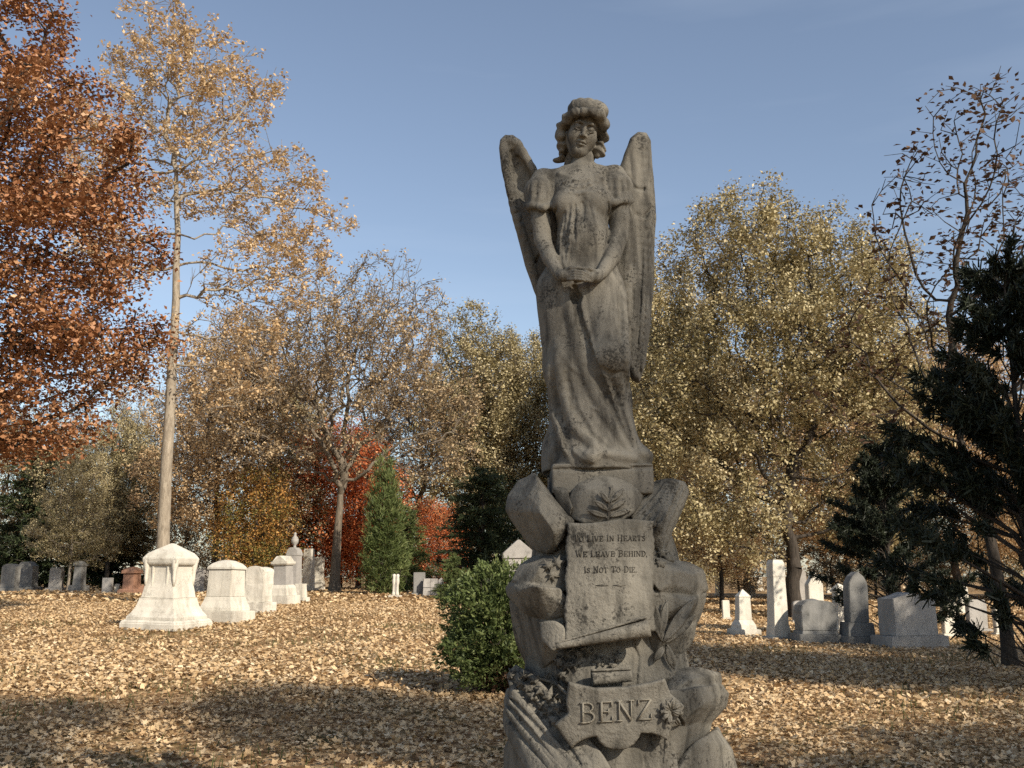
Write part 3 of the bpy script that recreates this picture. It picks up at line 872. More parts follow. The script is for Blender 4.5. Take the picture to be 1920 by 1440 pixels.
for pts, gv, sd_ in (
    ([(966, 1244, -.12), (980, 1262, -.2), (1000, 1262, -.22), (1135, 1420, -.40), (1160, 1470, -.40), (1095, 1470, -.42), (950, 1290, -.18), (946, 1268, -.12), (970, 1250, .05), (1130, 1450, -.1)], [[(968, 1252), (1010, 1305), (1080, 1390), (1110, 1430)], [(955, 1268), (1000, 1320), (1060, 1392), (1090, 1436)]], 23),
    ([(948, 1290, -.12), (960, 1286, -.2), (1092, 1440, -.42), (1110, 1480, -.42), (1050, 1480, -.43), (945, 1335, -.18), (943, 1315, -.12), (955, 1300, .05), (1080, 1460, -.1)], [[(950, 1300), (1000, 1356), (1060, 1424)], [(948, 1318), (985, 1362), (1040, 1430)]], 25),
    ([(944, 1325, -.11), (955, 1325, -.18), (1058, 1440, -.41), (1070, 1490, -.41), (1010, 1490, -.39), (944, 1372, -.15), (942, 1345, -.10), (950, 1340, .05), (1050, 1470, -.1)], [[(946, 1340), (985, 1390), (1030, 1440)]], 27)):
    rock('log', pts, .012, .004, sd_, extra=grooves(gv, .012))

# leaf mound with a carved sprig
W0, W1 = P(1060, 985, -.36), P(1215, 885, -.05)
f = Field((W0[0], Y0 - .36, W0[2] - .02), (W1[0], Y0 - .0, W1[2] + .03), .005)
f.hull([P(*q) for q in ((1064, 950, -.22), (1072, 925, -.23), (1084, 908, -.23), (1108, 896, -.21), (1130, 892, -.21), (1152, 894, -.21), (1178, 902, -.2), (1207, 918, -.17), (1206, 940, -.2), (1190, 965, -.26), (1160, 984, -.28), (1110, 984, -.28), (1076, 972, -.25), (1105, 918, -.27), (1140, 914, -.28), (1180, 922, -.25), (1142, 950, -.31), (1075, 915, 0), (1205, 918, 0), (1190, 975, 0), (1076, 975, 0))], .003, .01, 'add', .009, 43, 4)
for pts, r in (([(1138, 970), (1144, 940), (1148, 912)], .008), ([(1145, 938), (1130, 924)], .007), ([(1145, 934), (1162, 920)], .007), ([(1143, 950), (1122, 938)], .007), ([(1143, 948), (1166, 940)], .007), ([(1140, 962), (1112, 950)], .007), ([(1140, 964), (1172, 958)], .007), ([(1147, 920), (1136, 910)], .006), ([(1147, 918), (1160, 908)], .006)):
    ridge(f, pts, r * .8, .003, .0)
FIELDS.append(f)
wpar(carved('leaf_mound', [f], STONE, None))

# hanging scroll with the verse
def scroll_pt(u, v, off=0.0):
    """u across 0..1, v down 0..1"""
    px = (1063 + (1058 - 1063) * v) * (1 - u) + (1225 + 3 * v) * u
    top = 979 - 4 * u + 3 * math.sin(u * 7); bot = 1207 - 24 * u
    py = top + (bot - top) * v
    dy = -.295 - .030 * math.sin(math.pi * u) + .02 * math.cos(v * 4.0) - .03 * v
    return P(px, py, dy - off)
nu, nv = 26, 34
Vs = []
for j in range(nv + 1):
    for i in range(nu + 1):
        e = (.0035 * math.sin(j * .7 + 3 * (i > 0)) + .002 * math.sin(j * 2.3 + i)) if i in (0, nu) else 0
        p = scroll_pt(i / nu, j / nv); Vs.append(p + np.array((e, 0, 0)))
I = np.arange((nu + 1) * (nv + 1)).reshape(nv + 1, nu + 1)
F = np.stack([I[:-1, :-1].ravel(), I[1:, :-1].ravel(), I[1:, 1:].ravel(), I[:-1, 1:].ravel()], 1)
scroll = wpar(link('scroll', mesh_np('scroll', Vs, F), STONE_PALE, smooth=True))
md = scroll.modifiers.new('thick', 'SOLIDIFY'); md.thickness = .03; md.offset = -1
tag(scroll, 'unrolled stone scroll carrying a verse in dark letters')

def roll_mesh(a, b, ra, rb, turns=1.6, seg=40, n=18):
    """a sheet rolled up into a spiral tube from a to b"""
    a = np.array(a); b = np.array(b); ax = (b - a) / np.linalg.norm(b - a)
    up = np.array((0, 0, 1.0)); e1 = np.cross(ax, up); e1 /= np.linalg.norm(e1); e2 = np.cross(e1, ax)
    V = []; th = np.linspace(0, turns * 2 * np.pi, seg)
    for j in range(n + 1):
        t = j / n; r0 = ra + (rb - ra) * t; c = a + (b - a) * t
        for q in th:
            r = r0 * (1 - .55 * q / th[-1])
            V.append(c + r * (math.cos(q + 1.2) * e1 + math.sin(q + 1.2) * e2))
    I = np.arange(len(V)).reshape(n + 1, seg)
    return mesh_np('roll', V, np.stack([I[:-1, :-1].ravel(), I[1:, :-1].ravel(), I[1:, 1:].ravel(), I[:-1, 1:].ravel()], 1))
for nm, a, b, ra, rb in (('scroll_roll', P(1042, 1212, -.392), P(1217, 1176, -.405), .014, .044), ('small_scroll', P(1110, 1272, -.36), P(1184, 1266, -.35), .034, .028)):
    r = wpar(link(nm, roll_mesh(a, b, ra, rb), STONE_PALE, smooth=True))
    md = r.modifiers.new('thick', 'SOLIDIFY'); md.thickness = .007
# torn lower left corner of the scroll
rock('scroll_tatter', [(1012, 1168, -.28), (1040, 1160, -.32), (1062, 1175, -.34), (1058, 1205, -.35), (1035, 1222, -.34), (1015, 1200, -.29), (1030, 1190, -.2), (1058, 1200, -.2)], .008, .008, 33, h=.004)

# -- lettering: pen strokes with slab serifs, on a unit-high cap
def glyph(ch):
    S = []
    def ln(*p, w=.13): S.append((p, w))
    sf = .055
    def ser(x, y, h=.12): ln((x - h, y), (x + h, y), w=sf * 1.5)
    if ch == 'T': ln((.36, 0), (.36, 1)); ln((0, .97), (.72, .97), w=.08); ln((.03, .97), (.03, .74), w=.07); ln((.69, .97), (.69, .74), w=.07); ser(.36, .03); return S, .72
    if ch in 'OQ': ln(*[(.38 + .33 * math.cos(a), .5 + .46 * math.sin(a)) for a in np.linspace(0, 2 * math.pi, 19)], w=.11); return S, .76
    if ch == 'L': ln((.14, 0), (.14, 1)); ser(.14, .97); ln((0, .03), (.62, .03), w=.08); ln((.6, .03), (.6, .28), w=.07); return S, .64
    if ch == 'I': ln((.14, 0), (.14, 1)); ser(.14, .97); ser(.14, .03); return S, .28
    if ch == 'V': ln((.06, 1), (.36, 0)); ln((.36, 0), (.64, 1), w=.07); ser(.08, .97); ser(.63, .97, .09); return S, .72
    if ch == 'E': ln((.14, 0), (.14, 1)); ln((0, .97), (.6, .97), w=.08); ln((0, .03), (.64, .03), w=.08); ln((.14, .5), (.45, .5), w=.07); ln((.58, .97), (.58, .76), w=.07); ln((.62, .03), (.62, .26), w=.07); ln((.44, .38), (.44, .62), w=.06); return S, .66
    if ch == 'N': ln((.12, 0), (.12, 1), w=.07); ln((.1, .98), (.64, .02)); ln((.64, 0), (.64, 1), w=.07); ser(.1, .97); ser(.12, .03); ser(.64, .97); return S, .76
    if ch == 'H': ln((.13, 0), (.13, 1)); ln((.63, 0), (.63, 1)); ln((.13, .5), (.63, .5), w=.07); [ser(x, y) for x in (.13, .63) for y in (.03, .97)]; return S, .76
    if ch == 'A': ln((.06, 0), (.36, 1), w=.07); ln((.36, 1), (.64, 0)); ln((.17, .33), (.54, .33), w=.07); ser(.07, .03); ser(.63, .03); return S, .70
    if ch in 'RBDP':
        ln((.14, 0), (.14, 1)); ln((0, .97), (.3, .97), w=.08)
        if ch == 'D': ln((.0, .03), (.3, .03), w=.08); ln(*[(.28 + .38 * math.cos(a), .5 + .47 * math.sin(a)) for a in np.linspace(math.pi / 2, -math.pi / 2, 11)], w=.11); return S, .70
        ln(*[(.30 + .27 * math.cos(a), .75 + .22 * math.sin(a)) for a in np.linspace(math.pi / 2, -math.pi / 2, 9)], w=.10); ln((.14, .53), (.3, .53), w=.07)
        if ch == 'B': ln((.0, .03), (.32, .03), w=.08); ln(*[(.32 + .31 * math.cos(a), .28 + .25 * math.sin(a)) for a in np.linspace(math.pi / 2, -math.pi / 2, 9)], w=.11)
        if ch == 'R': ln((.3, .53), (.6, .04)); ser(.62, .03, .1)
        ser(.14, .03)
        return S, .68
    if ch == 'S': ln((.5, .78), (.44, .92), (.3, .97), (.15, .92), (.08, .77), (.15, .62), (.3, .53), (.45, .43), (.53, .26), (.45, .09), (.3, .03), (.14, .08), (.07, .24), w=.10); ln((.52, .96), (.52, .72), w=.05); ln((.06, .04), (.06, .28), w=.05); return S, .60
    if ch == 'W': ln((.05, 1), (.26, 0)); ln((.26, 0), (.46, .9), w=.07); ln((.46, .9), (.68, 0)); ln((.68, 0), (.88, 1), w=.07); ser(.06, .97, .1); ser(.46, .97, .08); ser(.88, .97, .1); return S, .94
    if ch == 'Z': ln((.06, .97), (.6, .97), w=.08); ln((.6, .95), (.06, .05)); ln((.04, .03), (.64, .03), w=.08); ln((.07, .97), (.07, .74), w=.06); ln((.62, .03), (.62, .28), w=.06); return S, .66
    if ch == '.': ln((.08, .0), (.08, .12), w=.14); return S, .2
    if ch == ',': ln((.1, .1), (.06, -.12), w=.12); return S, .2
    return S, .38

def letters(text, x0, x1, yb0, yb1, cap, place, depth, mat, parent, name='letter', smallcap=True):
    """one mesh per letter; place(px,py,off) gives the point on the carved face"""
    gs = []; x = 0
    words_ = text
    for i, ch in enumerate(text):
        big = (not smallcap) or i == 0 or text[i - 1] == ' '
        S, w = glyph(ch)
        sc = 1.0 if big else .84
        gs.append((S, x, sc)); x += (w + .13) * sc
    k = (x1 - x0) / (x - .13)
    for (S, gx, sc) in gs:
        if not S: continue
        V, F = [], []
        for pts, w in S:
            for a, b in zip(pts[:-1], pts[1:]):
                a = np.array(a) * sc; b = np.array(b) * sc
                d = b - a; L = np.linalg.norm(d); d = d / L; nrm = np.array((-d[1], d[0])) * w * sc / 2 * (1.0 if smallcap else .72)
                e = d * w * sc * .12
                c = [a - e - nrm, b + e - nrm, b + e + nrm, a - e + nrm]
                n0 = len(V)
                for off in (depth, -depth):
                    for q in c:
                        px = x0 + (gx + q[0]) * k; py = yb0 + (yb1 - yb0) * (px - x0) / (x1 - x0) - q[1] * cap
                        V.append(place(px, py, off))
                F += [(n0, n0 + 1, n0 + 2, n0 + 3), (n0 + 4, n0 + 7, n0 + 6, n0 + 5)] + [(n0 + j, n0 + 4 + j, n0 + 4 + (j + 1) % 4, n0 + (j + 1) % 4) for j in range(4)]
        wpar(link(name, mesh_np(name, V, np.array(F)), mat), parent)

def on_scroll(px, py, off):
    u = (px - 1062) / 164.0; u = min(max(u, 0), 1)
    top = 979 - 4 * u; v = (py - top) / (1207 - 24 * u - top)
    dy = -.295 - .030 * math.sin(math.pi * u) + .02 * math.cos(v * 4.0) - .03 * v
    return P(px, py, dy - off)
letters('TO LIVE IN HEARTS', 1076, 1210, 1015, 1014, 12, on_scroll, .0025, STONE_DARK, scroll)
letters('WE LEAVE BEHIND,', 1080, 1214, 1044, 1043, 12, on_scroll, .0025, STONE_DARK, scroll)
letters('IS NOT TO DIE.', 1096, 1194, 1074, 1073, 12, on_scroll, .0025, STONE_DARK, scroll)
for xa, xb in ((1117, 1141), (1149, 1173)):
    V = []
    for off in (.0025, -.0025):
        for x, y in ((xa, 1097.6), ((xa + xb) / 2, 1099.2), (xb, 1097.9), (xb, 1097.1), ((xa + xb) / 2, 1095.6), (xa, 1097.2)): V.append(on_scroll(x, y, off))
    wpar(link('rule', mesh_np('rule', V, [np.array([(0, 1, 2, 3, 4, 5), (11, 10, 9, 8, 7, 6)]), np.array([(i, 6 + i, 6 + (i + 1) % 6, (i + 1) % 6) for i in range(6)])]), STONE_DARK), scroll)

# name banner
f = Field((P(1030, 1330, -.36)[0], Y0 - .52, P(1150, 1418, -.36)[2]), (P(1296, 1330, -.36)[0], Y0 - .22, P(1150, 1262, -.36)[2]), .004)
xc, zc = P(1155, 1335, -.40)[0], P(1155, 1335, -.40)[2]
bann = lambda X, Z: 0.55 * (X - xc) ** 2 - 0.9 * (Z - zc) * np.abs(Z - zc)
plate(f, [(1041, 1360), (1073, 1404), (1077, 1398), (1090, 1388), (1103, 1383), (1118, 1380), (1124, 1391), (1133, 1400), (1146, 1405), (1160, 1406), (1174, 1404), (1188, 1396), (1197, 1385), (1201, 1374), (1225, 1376), (1240, 1382), (1252, 1391), (1263, 1360), (1287, 1326), (1258, 1300), (1246, 1272), (1220, 1279), (1171, 1287), (1117, 1290), (1095, 1285), (1066, 1278), (1062, 1317), (1066, 1338)], -.40, bann, .022, .008)
x, y, z = f.box(f.lo, f.lo + f.n * f.h)[1:]
f.a += (.0015 * wob(x, y, z, 51, 26)).astype(np.float32)
FIELDS.append(f)
plaque = wpar(carved('name_banner', [f], STONE_PALE, None))
def on_banner(px, py, off):
    w = P(px, py, -.40)
    return P(px, py, -.40 + float(bann(w[0], w[2])) - .022 - off)
letters('BENZ', 1087, 1223, 1357, 1349, 39, on_banner, .008, STONE_CLEAN, plaque, smallcap=False)

# -- carved leaves and flowers
def leaf_obj(name, base, tip, width, lift=.012, lobes=0, mat=None, curl=.25):
    """a carved leaf lying on the stone from one photo pixel to another"""
    a = surf_any(*base, -.004); b = surf_any(*tip, -.004)
    ax = b - a; L = np.linalg.norm(ax); ax /= L
    out = CAM - (a + b) / 2; out /= np.linalg.norm(out)
    sd_ = np.cross(ax, out); sd_ /= np.linalg.norm(sd_); nr = np.cross(sd_, ax)
    V, F = [], []
    n = 10
    for j in range(n + 1):
        t = j / n
        w = width * (math.sin(math.pi * min(t * .96 + .04, 1)) ** .75)
        if lobes: w *= .55 + .45 * abs(math.cos(t * math.pi * lobes))
        c = a + ax * L * t + nr * (lift * math.sin(math.pi * t) + lift * 1.2 * t * t)
        for q in (-1, -.5, 0, .5, 1):
            V.append(c + sd_ * w * q / 2 + nr * (curl * width * (q * q - .3) * .5))
    I = np.arange((n + 1) * 5).reshape(n + 1, 5)
    F = np.stack([I[:-1, :-1].ravel(), I[1:, :-1].ravel(), I[1:, 1:].ravel(), I[:-1, 1:].ravel()], 1)
    o = wpar(link(name, mesh_np(name, V, F), mat or STONE_PALE, smooth=True))
    m = o.modifiers.new('thick', 'SOLIDIFY'); m.thickness = .008; m.offset = -1
    return o

for bs, tp, w in (((1140, 974), (1147, 912), .020), ((1143, 944), (1126, 922), .022), ((1144, 942), (1166, 920), .022), ((1141, 958), (1114, 938), .022), ((1141, 957), (1172, 938), .022), ((1139, 970), (1100, 956), .022), ((1140, 970), (1182, 956), .022)):
    leaf_obj('sprig_leaf', bs, tp, w, .010, curl=.4, mat=STONE)
for bs, tp, w in (((1243, 1204), (1300, 1126), .045), ((1241, 1202), (1216, 1112), .040), ((1248, 1206), (1296, 1160), .036), ((1250, 1208), (1262, 1248), .034), ((1240, 1200), (1212, 1170), .03), ((1238, 1196), (1250, 1128), .032), ((1245, 1212), (1226, 1240), .03)):
    leaf_obj('palm_leaf', bs, tp, w, .018)
rnd = random.Random(4)
ivr = [1.0, .45, .85, .40, .70, .30, .55, .30, .70, .40, .85, .45]
def ivy_leaf(x, y, size):
    """a five-pointed ivy leaf lying on the stone"""
    c = surf_any(x, y, -.006)
    e = .006
    n = np.cross(surf_any(x + 5, y) - surf_any(x - 5, y), surf_any(x, y - 5) - surf_any(x, y + 5))
    n = n / (np.linalg.norm(n) + 1e-9); out = (CAM - c) / np.linalg.norm(CAM - c)
    if n @ out < 0: n = -n
    n = n * .5 + out * .5 + np.array((rnd.uniform(-.35, .35), 0, rnd.uniform(-.1, .5))); n /= np.linalg.norm(n)
    t = np.cross(n, (0, 0, 1.0)); t /= np.linalg.norm(t); u = np.cross(t, n)
    a0 = rnd.uniform(0, 6.28)
    V = [c + n * .010]
    for i, r in enumerate(ivr):
        q = a0 + i / 12 * 2 * math.pi; r *= size
        V.append(c + (t * math.cos(q) + u * math.sin(q)) * r + n * (.012 - (.010 if i % 2 else -.002) - .12 * r))
    V += [c + n * -.004] + [v - n * .012 for v in V[1:]]
    F = [(0, 1 + i, 1 + (i + 1) % 12) for i in range(12)]
    G = [(1 + i, 14 + i, 14 + (i + 1) % 12, 1 + (i + 1) % 12) for i in range(12)]
    wpar(link('ivy_leaf', mesh_np('ivy_leaf', V, [np.array(F), np.array(G)]), STONE_PALE))
for (x, y) in [(960, 1266), (976, 1278), (990, 1290), (984, 1266), (1002, 1304), (1014, 1292), (1020, 1318), (1032, 1334), (1030, 1306), (1044, 1348), (1048, 1326), (1004, 1274), (1022, 1270), (1040, 1280), (1054, 1264), (1046, 1240), (1060, 1228), (1062, 1248), (1076, 1244), (1060, 1306), (1086, 1224), (1100, 1216), (1058, 1288), (1126, 1240), (1146, 1246), (1158, 1232), (1028, 1062), (1044, 1054), (1034, 1078), (1240, 1036), (1252, 1048), (1236, 1056), (1080, 1108), (1088, 1126), (1076, 1138)]:
    ivy_leaf(x, y, rnd.uniform(.028, .042))
# stems running between the ivy leaves
for pts in ([(958, 1262), (990, 1288), (1020, 1318), (1046, 1346)], [(1000, 1270), (1040, 1280), (1062, 1300)], [(1046, 1240), (1076, 1242), (1100, 1216)], [(1078, 1104), (1086, 1126), (1076, 1142)]):
    S = [surf_any(x, y, -.003) for x, y in pts]
    f = Field(np.min(S, 0) - .03, np.max(S, 0) + .03, .004)
    f.chain(S, .006, .004)
    wpar(carved('ivy_stem', [f], STONE_PALE, None))
for k in range(9):
    b = k * 2 * math.pi / 9 + .2
    leaf_obj('flower_petal', (1256 + 3 * math.cos(b), 1332 + 3 * math.sin(b)), (1256 + 21 * math.cos(b), 1332 + 25 * math.sin(b)), .020, .014, 0, curl=.6)
# ------------------------------------------------------------------ headstones
MARBLE = stone_mat('white_marble', (0.62, 0.58, 0.49), (0.27, 0.24, 0.19), 0.6, 0.5, 0.5, (0.25, 0.23, 0.19), 0.75, 0.25)
GRANITE = stone_mat('grey_granite', (0.36, 0.34, 0.31), (0.22, 0.21, 0.19), 0.45, 0.4, 0.6, (0.10, 0.095, 0.085), 0.8, 0.35)
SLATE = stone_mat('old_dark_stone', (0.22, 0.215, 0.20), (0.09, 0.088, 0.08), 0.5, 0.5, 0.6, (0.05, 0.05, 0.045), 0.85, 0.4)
ROSE = stone_mat('red_granite', (0.36, 0.20, 0.13), (0.17, 0.10, 0.07), 0.4, 0.4, 0.6, (0.08, 0.05, 0.04), 0.7, 0.3)

def rings(rows, mat, name, parent, bev=.012, rough=0, seed=0):
    """stacked rectangular sections (z, half width, half depth)"""
    bm = bmesh.new(); prev = None
    for (z, hx, hy) in rows:
        vs = [bm.verts.new((sx * hx, sy * hy, z)) for sx, sy in ((-1, -1), (1, -1), (1, 1), (-1, 1))]
        if prev:
            for i in range(4): bm.faces.new((prev[i], prev[(i + 1) % 4], vs[(i + 1) % 4], vs[i]))
        else: bm.faces.new(vs[::-1])
        prev = vs
    bm.faces.new(prev)
    return finish(bm, mat, name, parent, bev, rough, seed)

def outline(pts, d0, d1, mat, name, parent, bev=.012, rough=0, seed=0):
    """front outline (x, z) given depth from d0 to d1"""
    bm = bmesh.new()
    a = [bm.verts.new((x, d0, z)) for x, z in pts]; b = [bm.verts.new((x, d1, z)) for x, z in pts]
    n = len(pts)
    bm.faces.new(a); bm.faces.new(b[::-1])
    for i in range(n): bm.faces.new((a[i], b[i], b[(i + 1) % n], a[(i + 1) % n]))
    bmesh.ops.recalc_face_normals(bm, faces=bm.faces)
    return finish(bm, mat, name, parent, bev, rough, seed)

def finish(bm, mat, name, parent, bev, rough, seed):
    bmesh.ops.recalc_face_normals(bm, faces=bm.faces)
    if bev: bmesh.ops.bevel(bm, geom=[e for e in bm.edges if e.calc_face_angle(0) > .35], offset=bev, segments=2, affect='EDGES', clamp_overlap=True)
    if rough:
        bmesh.ops.subdivide_edges(bm, edges=[e for e in bm.edges if e.calc_length() > .09], cuts=4, use_grid_fill=True)
        bmesh.ops.triangulate(bm, faces=bm.faces)
        r = np.random.default_rng(seed); 
        for v in bm.verts:
            q = wob(v.co.x, v.co.y, v.co.z, seed, 11)
            v.co += v.normal * float(q) * rough
    me = bpy.data.meshes.new(name); bm.to_mesh(me); bm.free()
    return link(name, me, mat, parent)

def lathe(prof, mat, name, parent, n=16):
    V, F = [], []
    for z, r in prof:
        for i in range(n): V.append((r * math.cos(2 * math.pi * i / n), r * math.sin(2 * math.pi * i / n), z))
    for j in range(len(prof) - 1):
        for i in range(n): F.append((j * n + i, j * n + (i + 1) % n, (j + 1) * n + (i + 1) % n, (j + 1) * n + i))
    V += [(0, 0, prof[0][0]), (0, 0, prof[-1][0])]
    T = [(len(V) - 2, (i + 1) % n, i) for i in range(n)] + [(len(V) - 1, (len(prof) - 1) * n + i, (len(prof) - 1) * n + (i + 1) % n) for i in range(n)]
    return link(name, mesh_np(name, V, [np.array(F), np.array(T)]), mat, parent, smooth=True)

def stone(px, base, rz, label, cat='headstone', group=None, name='headstone'):
    """an empty on the lawn at a photo pixel, with the scale there (metres per photo pixel)"""
    g = ground_at(px, base)
    o = empty(name, (g[0], g[1], g[2] - .02), math.radians(rz))
    o.rotation_euler[0] = math.radians(1.1 * math.sin(px * 1.7)); o.rotation_euler[1] = math.radians(1.2 * math.sin(px * 2.9 + 1))
    tag(o, label, cat, group)
    return o, 1.0 / ppm(g)

def arc_top(w, z0, z1, n=10):
    return [(w * math.cos(math.pi * i / n), z0 + (z1 - z0) * math.sin(math.pi * i / n)) for i in range(n + 1)]

def tablet(t, w, d, z0, zs, z1, mat, kind='round', name='tablet'):
    if kind == 'round': top = arc_top(w, zs, z1)
    elif kind == 'gable': top = [(w, zs), (0, z1), (-w, zs)]
    elif kind == 'gothic': top = [(w, zs), (w * .93, zs + (z1 - zs) * .35), (w * .62, zs + (z1 - zs) * .70), (0, z1), (-w * .62, zs + (z1 - zs) * .70), (-w * .93, zs + (z1 - zs) * .35), (-w, zs)]
    elif kind == 'clip': top = [(w, zs), (w * .8, z1), (-w * .8, z1), (-w, zs)]
    elif kind == 'serp': top = [(w, zs), (w * .75, zs + (z1 - zs) * .25), (w * .45, zs + (z1 - zs) * .9), (0, z1), (-w * .45, zs + (z1 - zs) * .9), (-w * .75, zs + (z1 - zs) * .25), (-w, zs)]
    else: top = [(w, z1), (-w, z1)]
    return outline([(-w, z0), (w, z0)] + top, -d, d, mat, name, t)

G = 'white stones in the left row'
# 1 flared stone with a hipped cap
t, k = stone(312, 1178, -17, 'large flared white monument with a hipped cap and carved drapery, nearest of its row', group=G, name='monument_stone')
rings([(0, 60 * k, 60 * k), (14 * k, 60 * k, 60 * k), (19 * k, 56 * k, 56 * k)], MARBLE, 'plinth', t, .02)
rings([(19 * k, 52 * k, 52 * k), (24 * k, 52 * k, 52 * k), (32 * k, 46 * k, 46 * k), (42 * k, 41 * k, 41 * k), (55 * k, 37.5 * k, 37.5 * k), (58 * k, 37.5 * k, 37.5 * k)], MARBLE, 'flared_base', t, .004)
rings([(58 * k, 35.5 * k, 35.5 * k), (64 * k, 34.5 * k, 34.5 * k), (85 * k, 31 * k, 31 * k), (105 * k, 29.5 * k, 29.5 * k), (122 * k, 29.5 * k, 29.5 * k)], MARBLE, 'die', t, .01)
rings([(118 * k, 33 * k, 33 * k), (122 * k, 36 * k, 36 * k), (131 * k, 37 * k, 37 * k), (137 * k, 33 * k, 33 * k), (141 * k, 30 * k, 30 * k), (159 * k, 2.5 * k, 2.5 * k)], MARBLE, 'cap', t, .01)
for sx, sy in ((-1, -1), (1, -1), (-1, 1), (1, 1)):
    lathe([(80 * k, 2 * k), (95 * k, 3.5 * k), (108 * k, 4 * k), (116 * k, 6 * k), (126 * k, 7 * k), (133 * k, 6 * k), (136 * k, 3 * k)], MARBLE, 'corner_ornament', t, 10).location = (sx * 30.5 * k, sy * 30.5 * k, 0)
for xs_ in (-16, 16):
    rings([(64 * k, 1.6 * k, 2 * k), (116 * k, 1.6 * k, 2 * k)], MARBLE, 'carved_drape', t, .003).location = (xs_ * k, -30 * k, 0)
# 2 stone with a low vaulted cap
t, k = stone(420, 1166, -17, 'white monument with a low vaulted top on a square plinth, second of its row', group=G, name='monument_stone')
rings([(0, 42 * k, 40 * k), (22 * k, 42 * k, 40 * k)], MARBLE, 'plinth', t, .015)
rings([(22 * k, 34 * k, 33 * k), (28 * k, 33.5 * k, 32.5 * k), (40 * k, 29 * k, 28 * k), (46 * k, 27.5 * k, 26.5 * k), (48 * k, 27 * k, 26 * k)], MARBLE, 'flared_base', t, .006)
rings([(48 * k, 26 * k, 25 * k), (98 * k, 24.5 * k, 23.5 * k)], MARBLE, 'die', t, .01)
rings([(98 * k, 27 * k, 26 * k), (102 * k, 27 * k, 26 * k), (109 * k, 21 * k, 20 * k), (114 * k, 12 * k, 11 * k), (116 * k, 3 * k, 3 * k)], MARBLE, 'cap', t, .006)
# 3 rough-hewn
t, k = stone(484, 1148, -18, 'rough-hewn white block headstone with a rounded top, third of its row', group=G)
rings([(0, 25 * k, 24 * k), (20 * k, 25 * k, 24 * k)], MARBLE, 'plinth', t, .01, .03, 3)
o = outline([(-19 * k, 20 * k), (19 * k, 20 * k)] + arc_top(19 * k, 76 * k, 86 * k), -17 * k, 17 * k, MARBLE, 'die', t, .01, .03, 5)
# 4 pedestal with pediments
t, k = stone(530, 1134, -18, 'white pedestal monument with small pediments on its cap, fourth of its row', group=G, name='monument_stone')
rings([(0, 24 * k, 24 * k), (18 * k, 24 * k, 24 * k)], MARBLE, 'plinth', t, .01)
rings([(18 * k, 19 * k, 19 * k), (32 * k, 18 * k, 18 * k), (38 * k, 15 * k, 15 * k)], MARBLE, 'base', t, .008)
rings([(38 * k, 14 * k, 14 * k), (74 * k, 13 * k, 13 * k)], GRANITE, 'die', t, .006)
rings([(74 * k, 15 * k, 15 * k), (77 * k, 17 * k, 17 * k), (81 * k, 17 * k, 17 * k)], MARBLE, 'cornice', t, .004)
outline([(-15 * k, 81 * k), (15 * k, 81 * k), (0, 92 * k)], -15 * k, 15 * k, MARBLE, 'pediment', t, .004)
o = outline([(-15 * k, 81 * k), (15 * k, 81 * k), (0, 91.5 * k)], -15 * k, 15 * k, MARBLE, 'pediment', t, .004); o.rotation_euler = (0, 0, math.pi / 2)
# 5 urn column
t, k = stone(549, 1122, -15, 'tall grey monument topped with a draped urn behind the white row', 'monument', name='urn_monument')
rings([(0, 20 * k, 20 * k), (12 * k, 20 * k, 20 * k), (14 * k, 15 * k, 15 * k), (26 * k, 13 * k, 13 * k)], GRANITE, 'plinth', t, .008)
rings([(26 * k, 11.5 * k, 11.5 * k), (80 * k, 10.5 * k, 10.5 * k)], GRANITE, 'die', t, .006)
outline([(-11.5 * k, 80 * k), (11.5 * k, 80 * k)] + [(11.5 * k, 84 * k), (9 * k, 91 * k), (4 * k, 95 * k), (-4 * k, 95 * k), (-9 * k, 91 * k), (-11.5 * k, 84 * k)], -11 * k, 11 * k, GRANITE, 'cap', t, .005)
lathe([(95 * k, 4 * k), (97 * k, 2.5 * k), (100 * k, 3 * k), (104 * k, 6.5 * k), (110 * k, 7.2 * k), (113 * k, 5.5 * k), (114 * k, 6 * k), (116 * k, 3 * k), (119 * k, 2.4 * k), (121 * k, 3 * k), (124 * k, .6 * k)], GRANITE, 'urn', t, 14)
# 6 7 slabs at the end of the row
t, k = stone(578, 1109, -20, 'tall plain white square shaft at the far end of the left row', 'monument', name='shaft_stone')
rings([(0, 15 * k, 14 * k), (7 * k, 15 * k, 14 * k)], MARBLE, 'plinth', t, .006)
rings([(7 * k, 9 * k, 8.5 * k), (80 * k, 7.5 * k, 7 * k)], MARBLE, 'shaft', t, .006)
t, k = stone(594, 1107, -14, 'white slab with shadow-flecked face beside the tall square shaft')
rings([(0, 13 * k, 9 * k), (18 * k, 12 * k, 8 * k)], MARBLE, 'plinth', t, .005)
tablet(t, 10.5 * k, 5 * k, 18 * k, 58 * k, 62 * k, MARBLE, 'clip')
t, k = stone(563, 1128, -18, 'low white block stone between the urn monument and the white shaft')
rings([(0, 13 * k, 13 * k), (9 * k, 13 * k, 13 * k)], MARBLE, 'plinth', t, .006)
rings([(9 * k, 9 * k, 9 * k), (34 * k, 8 * k, 8 * k)], MARBLE, 'die', t, .006, .015, 9)
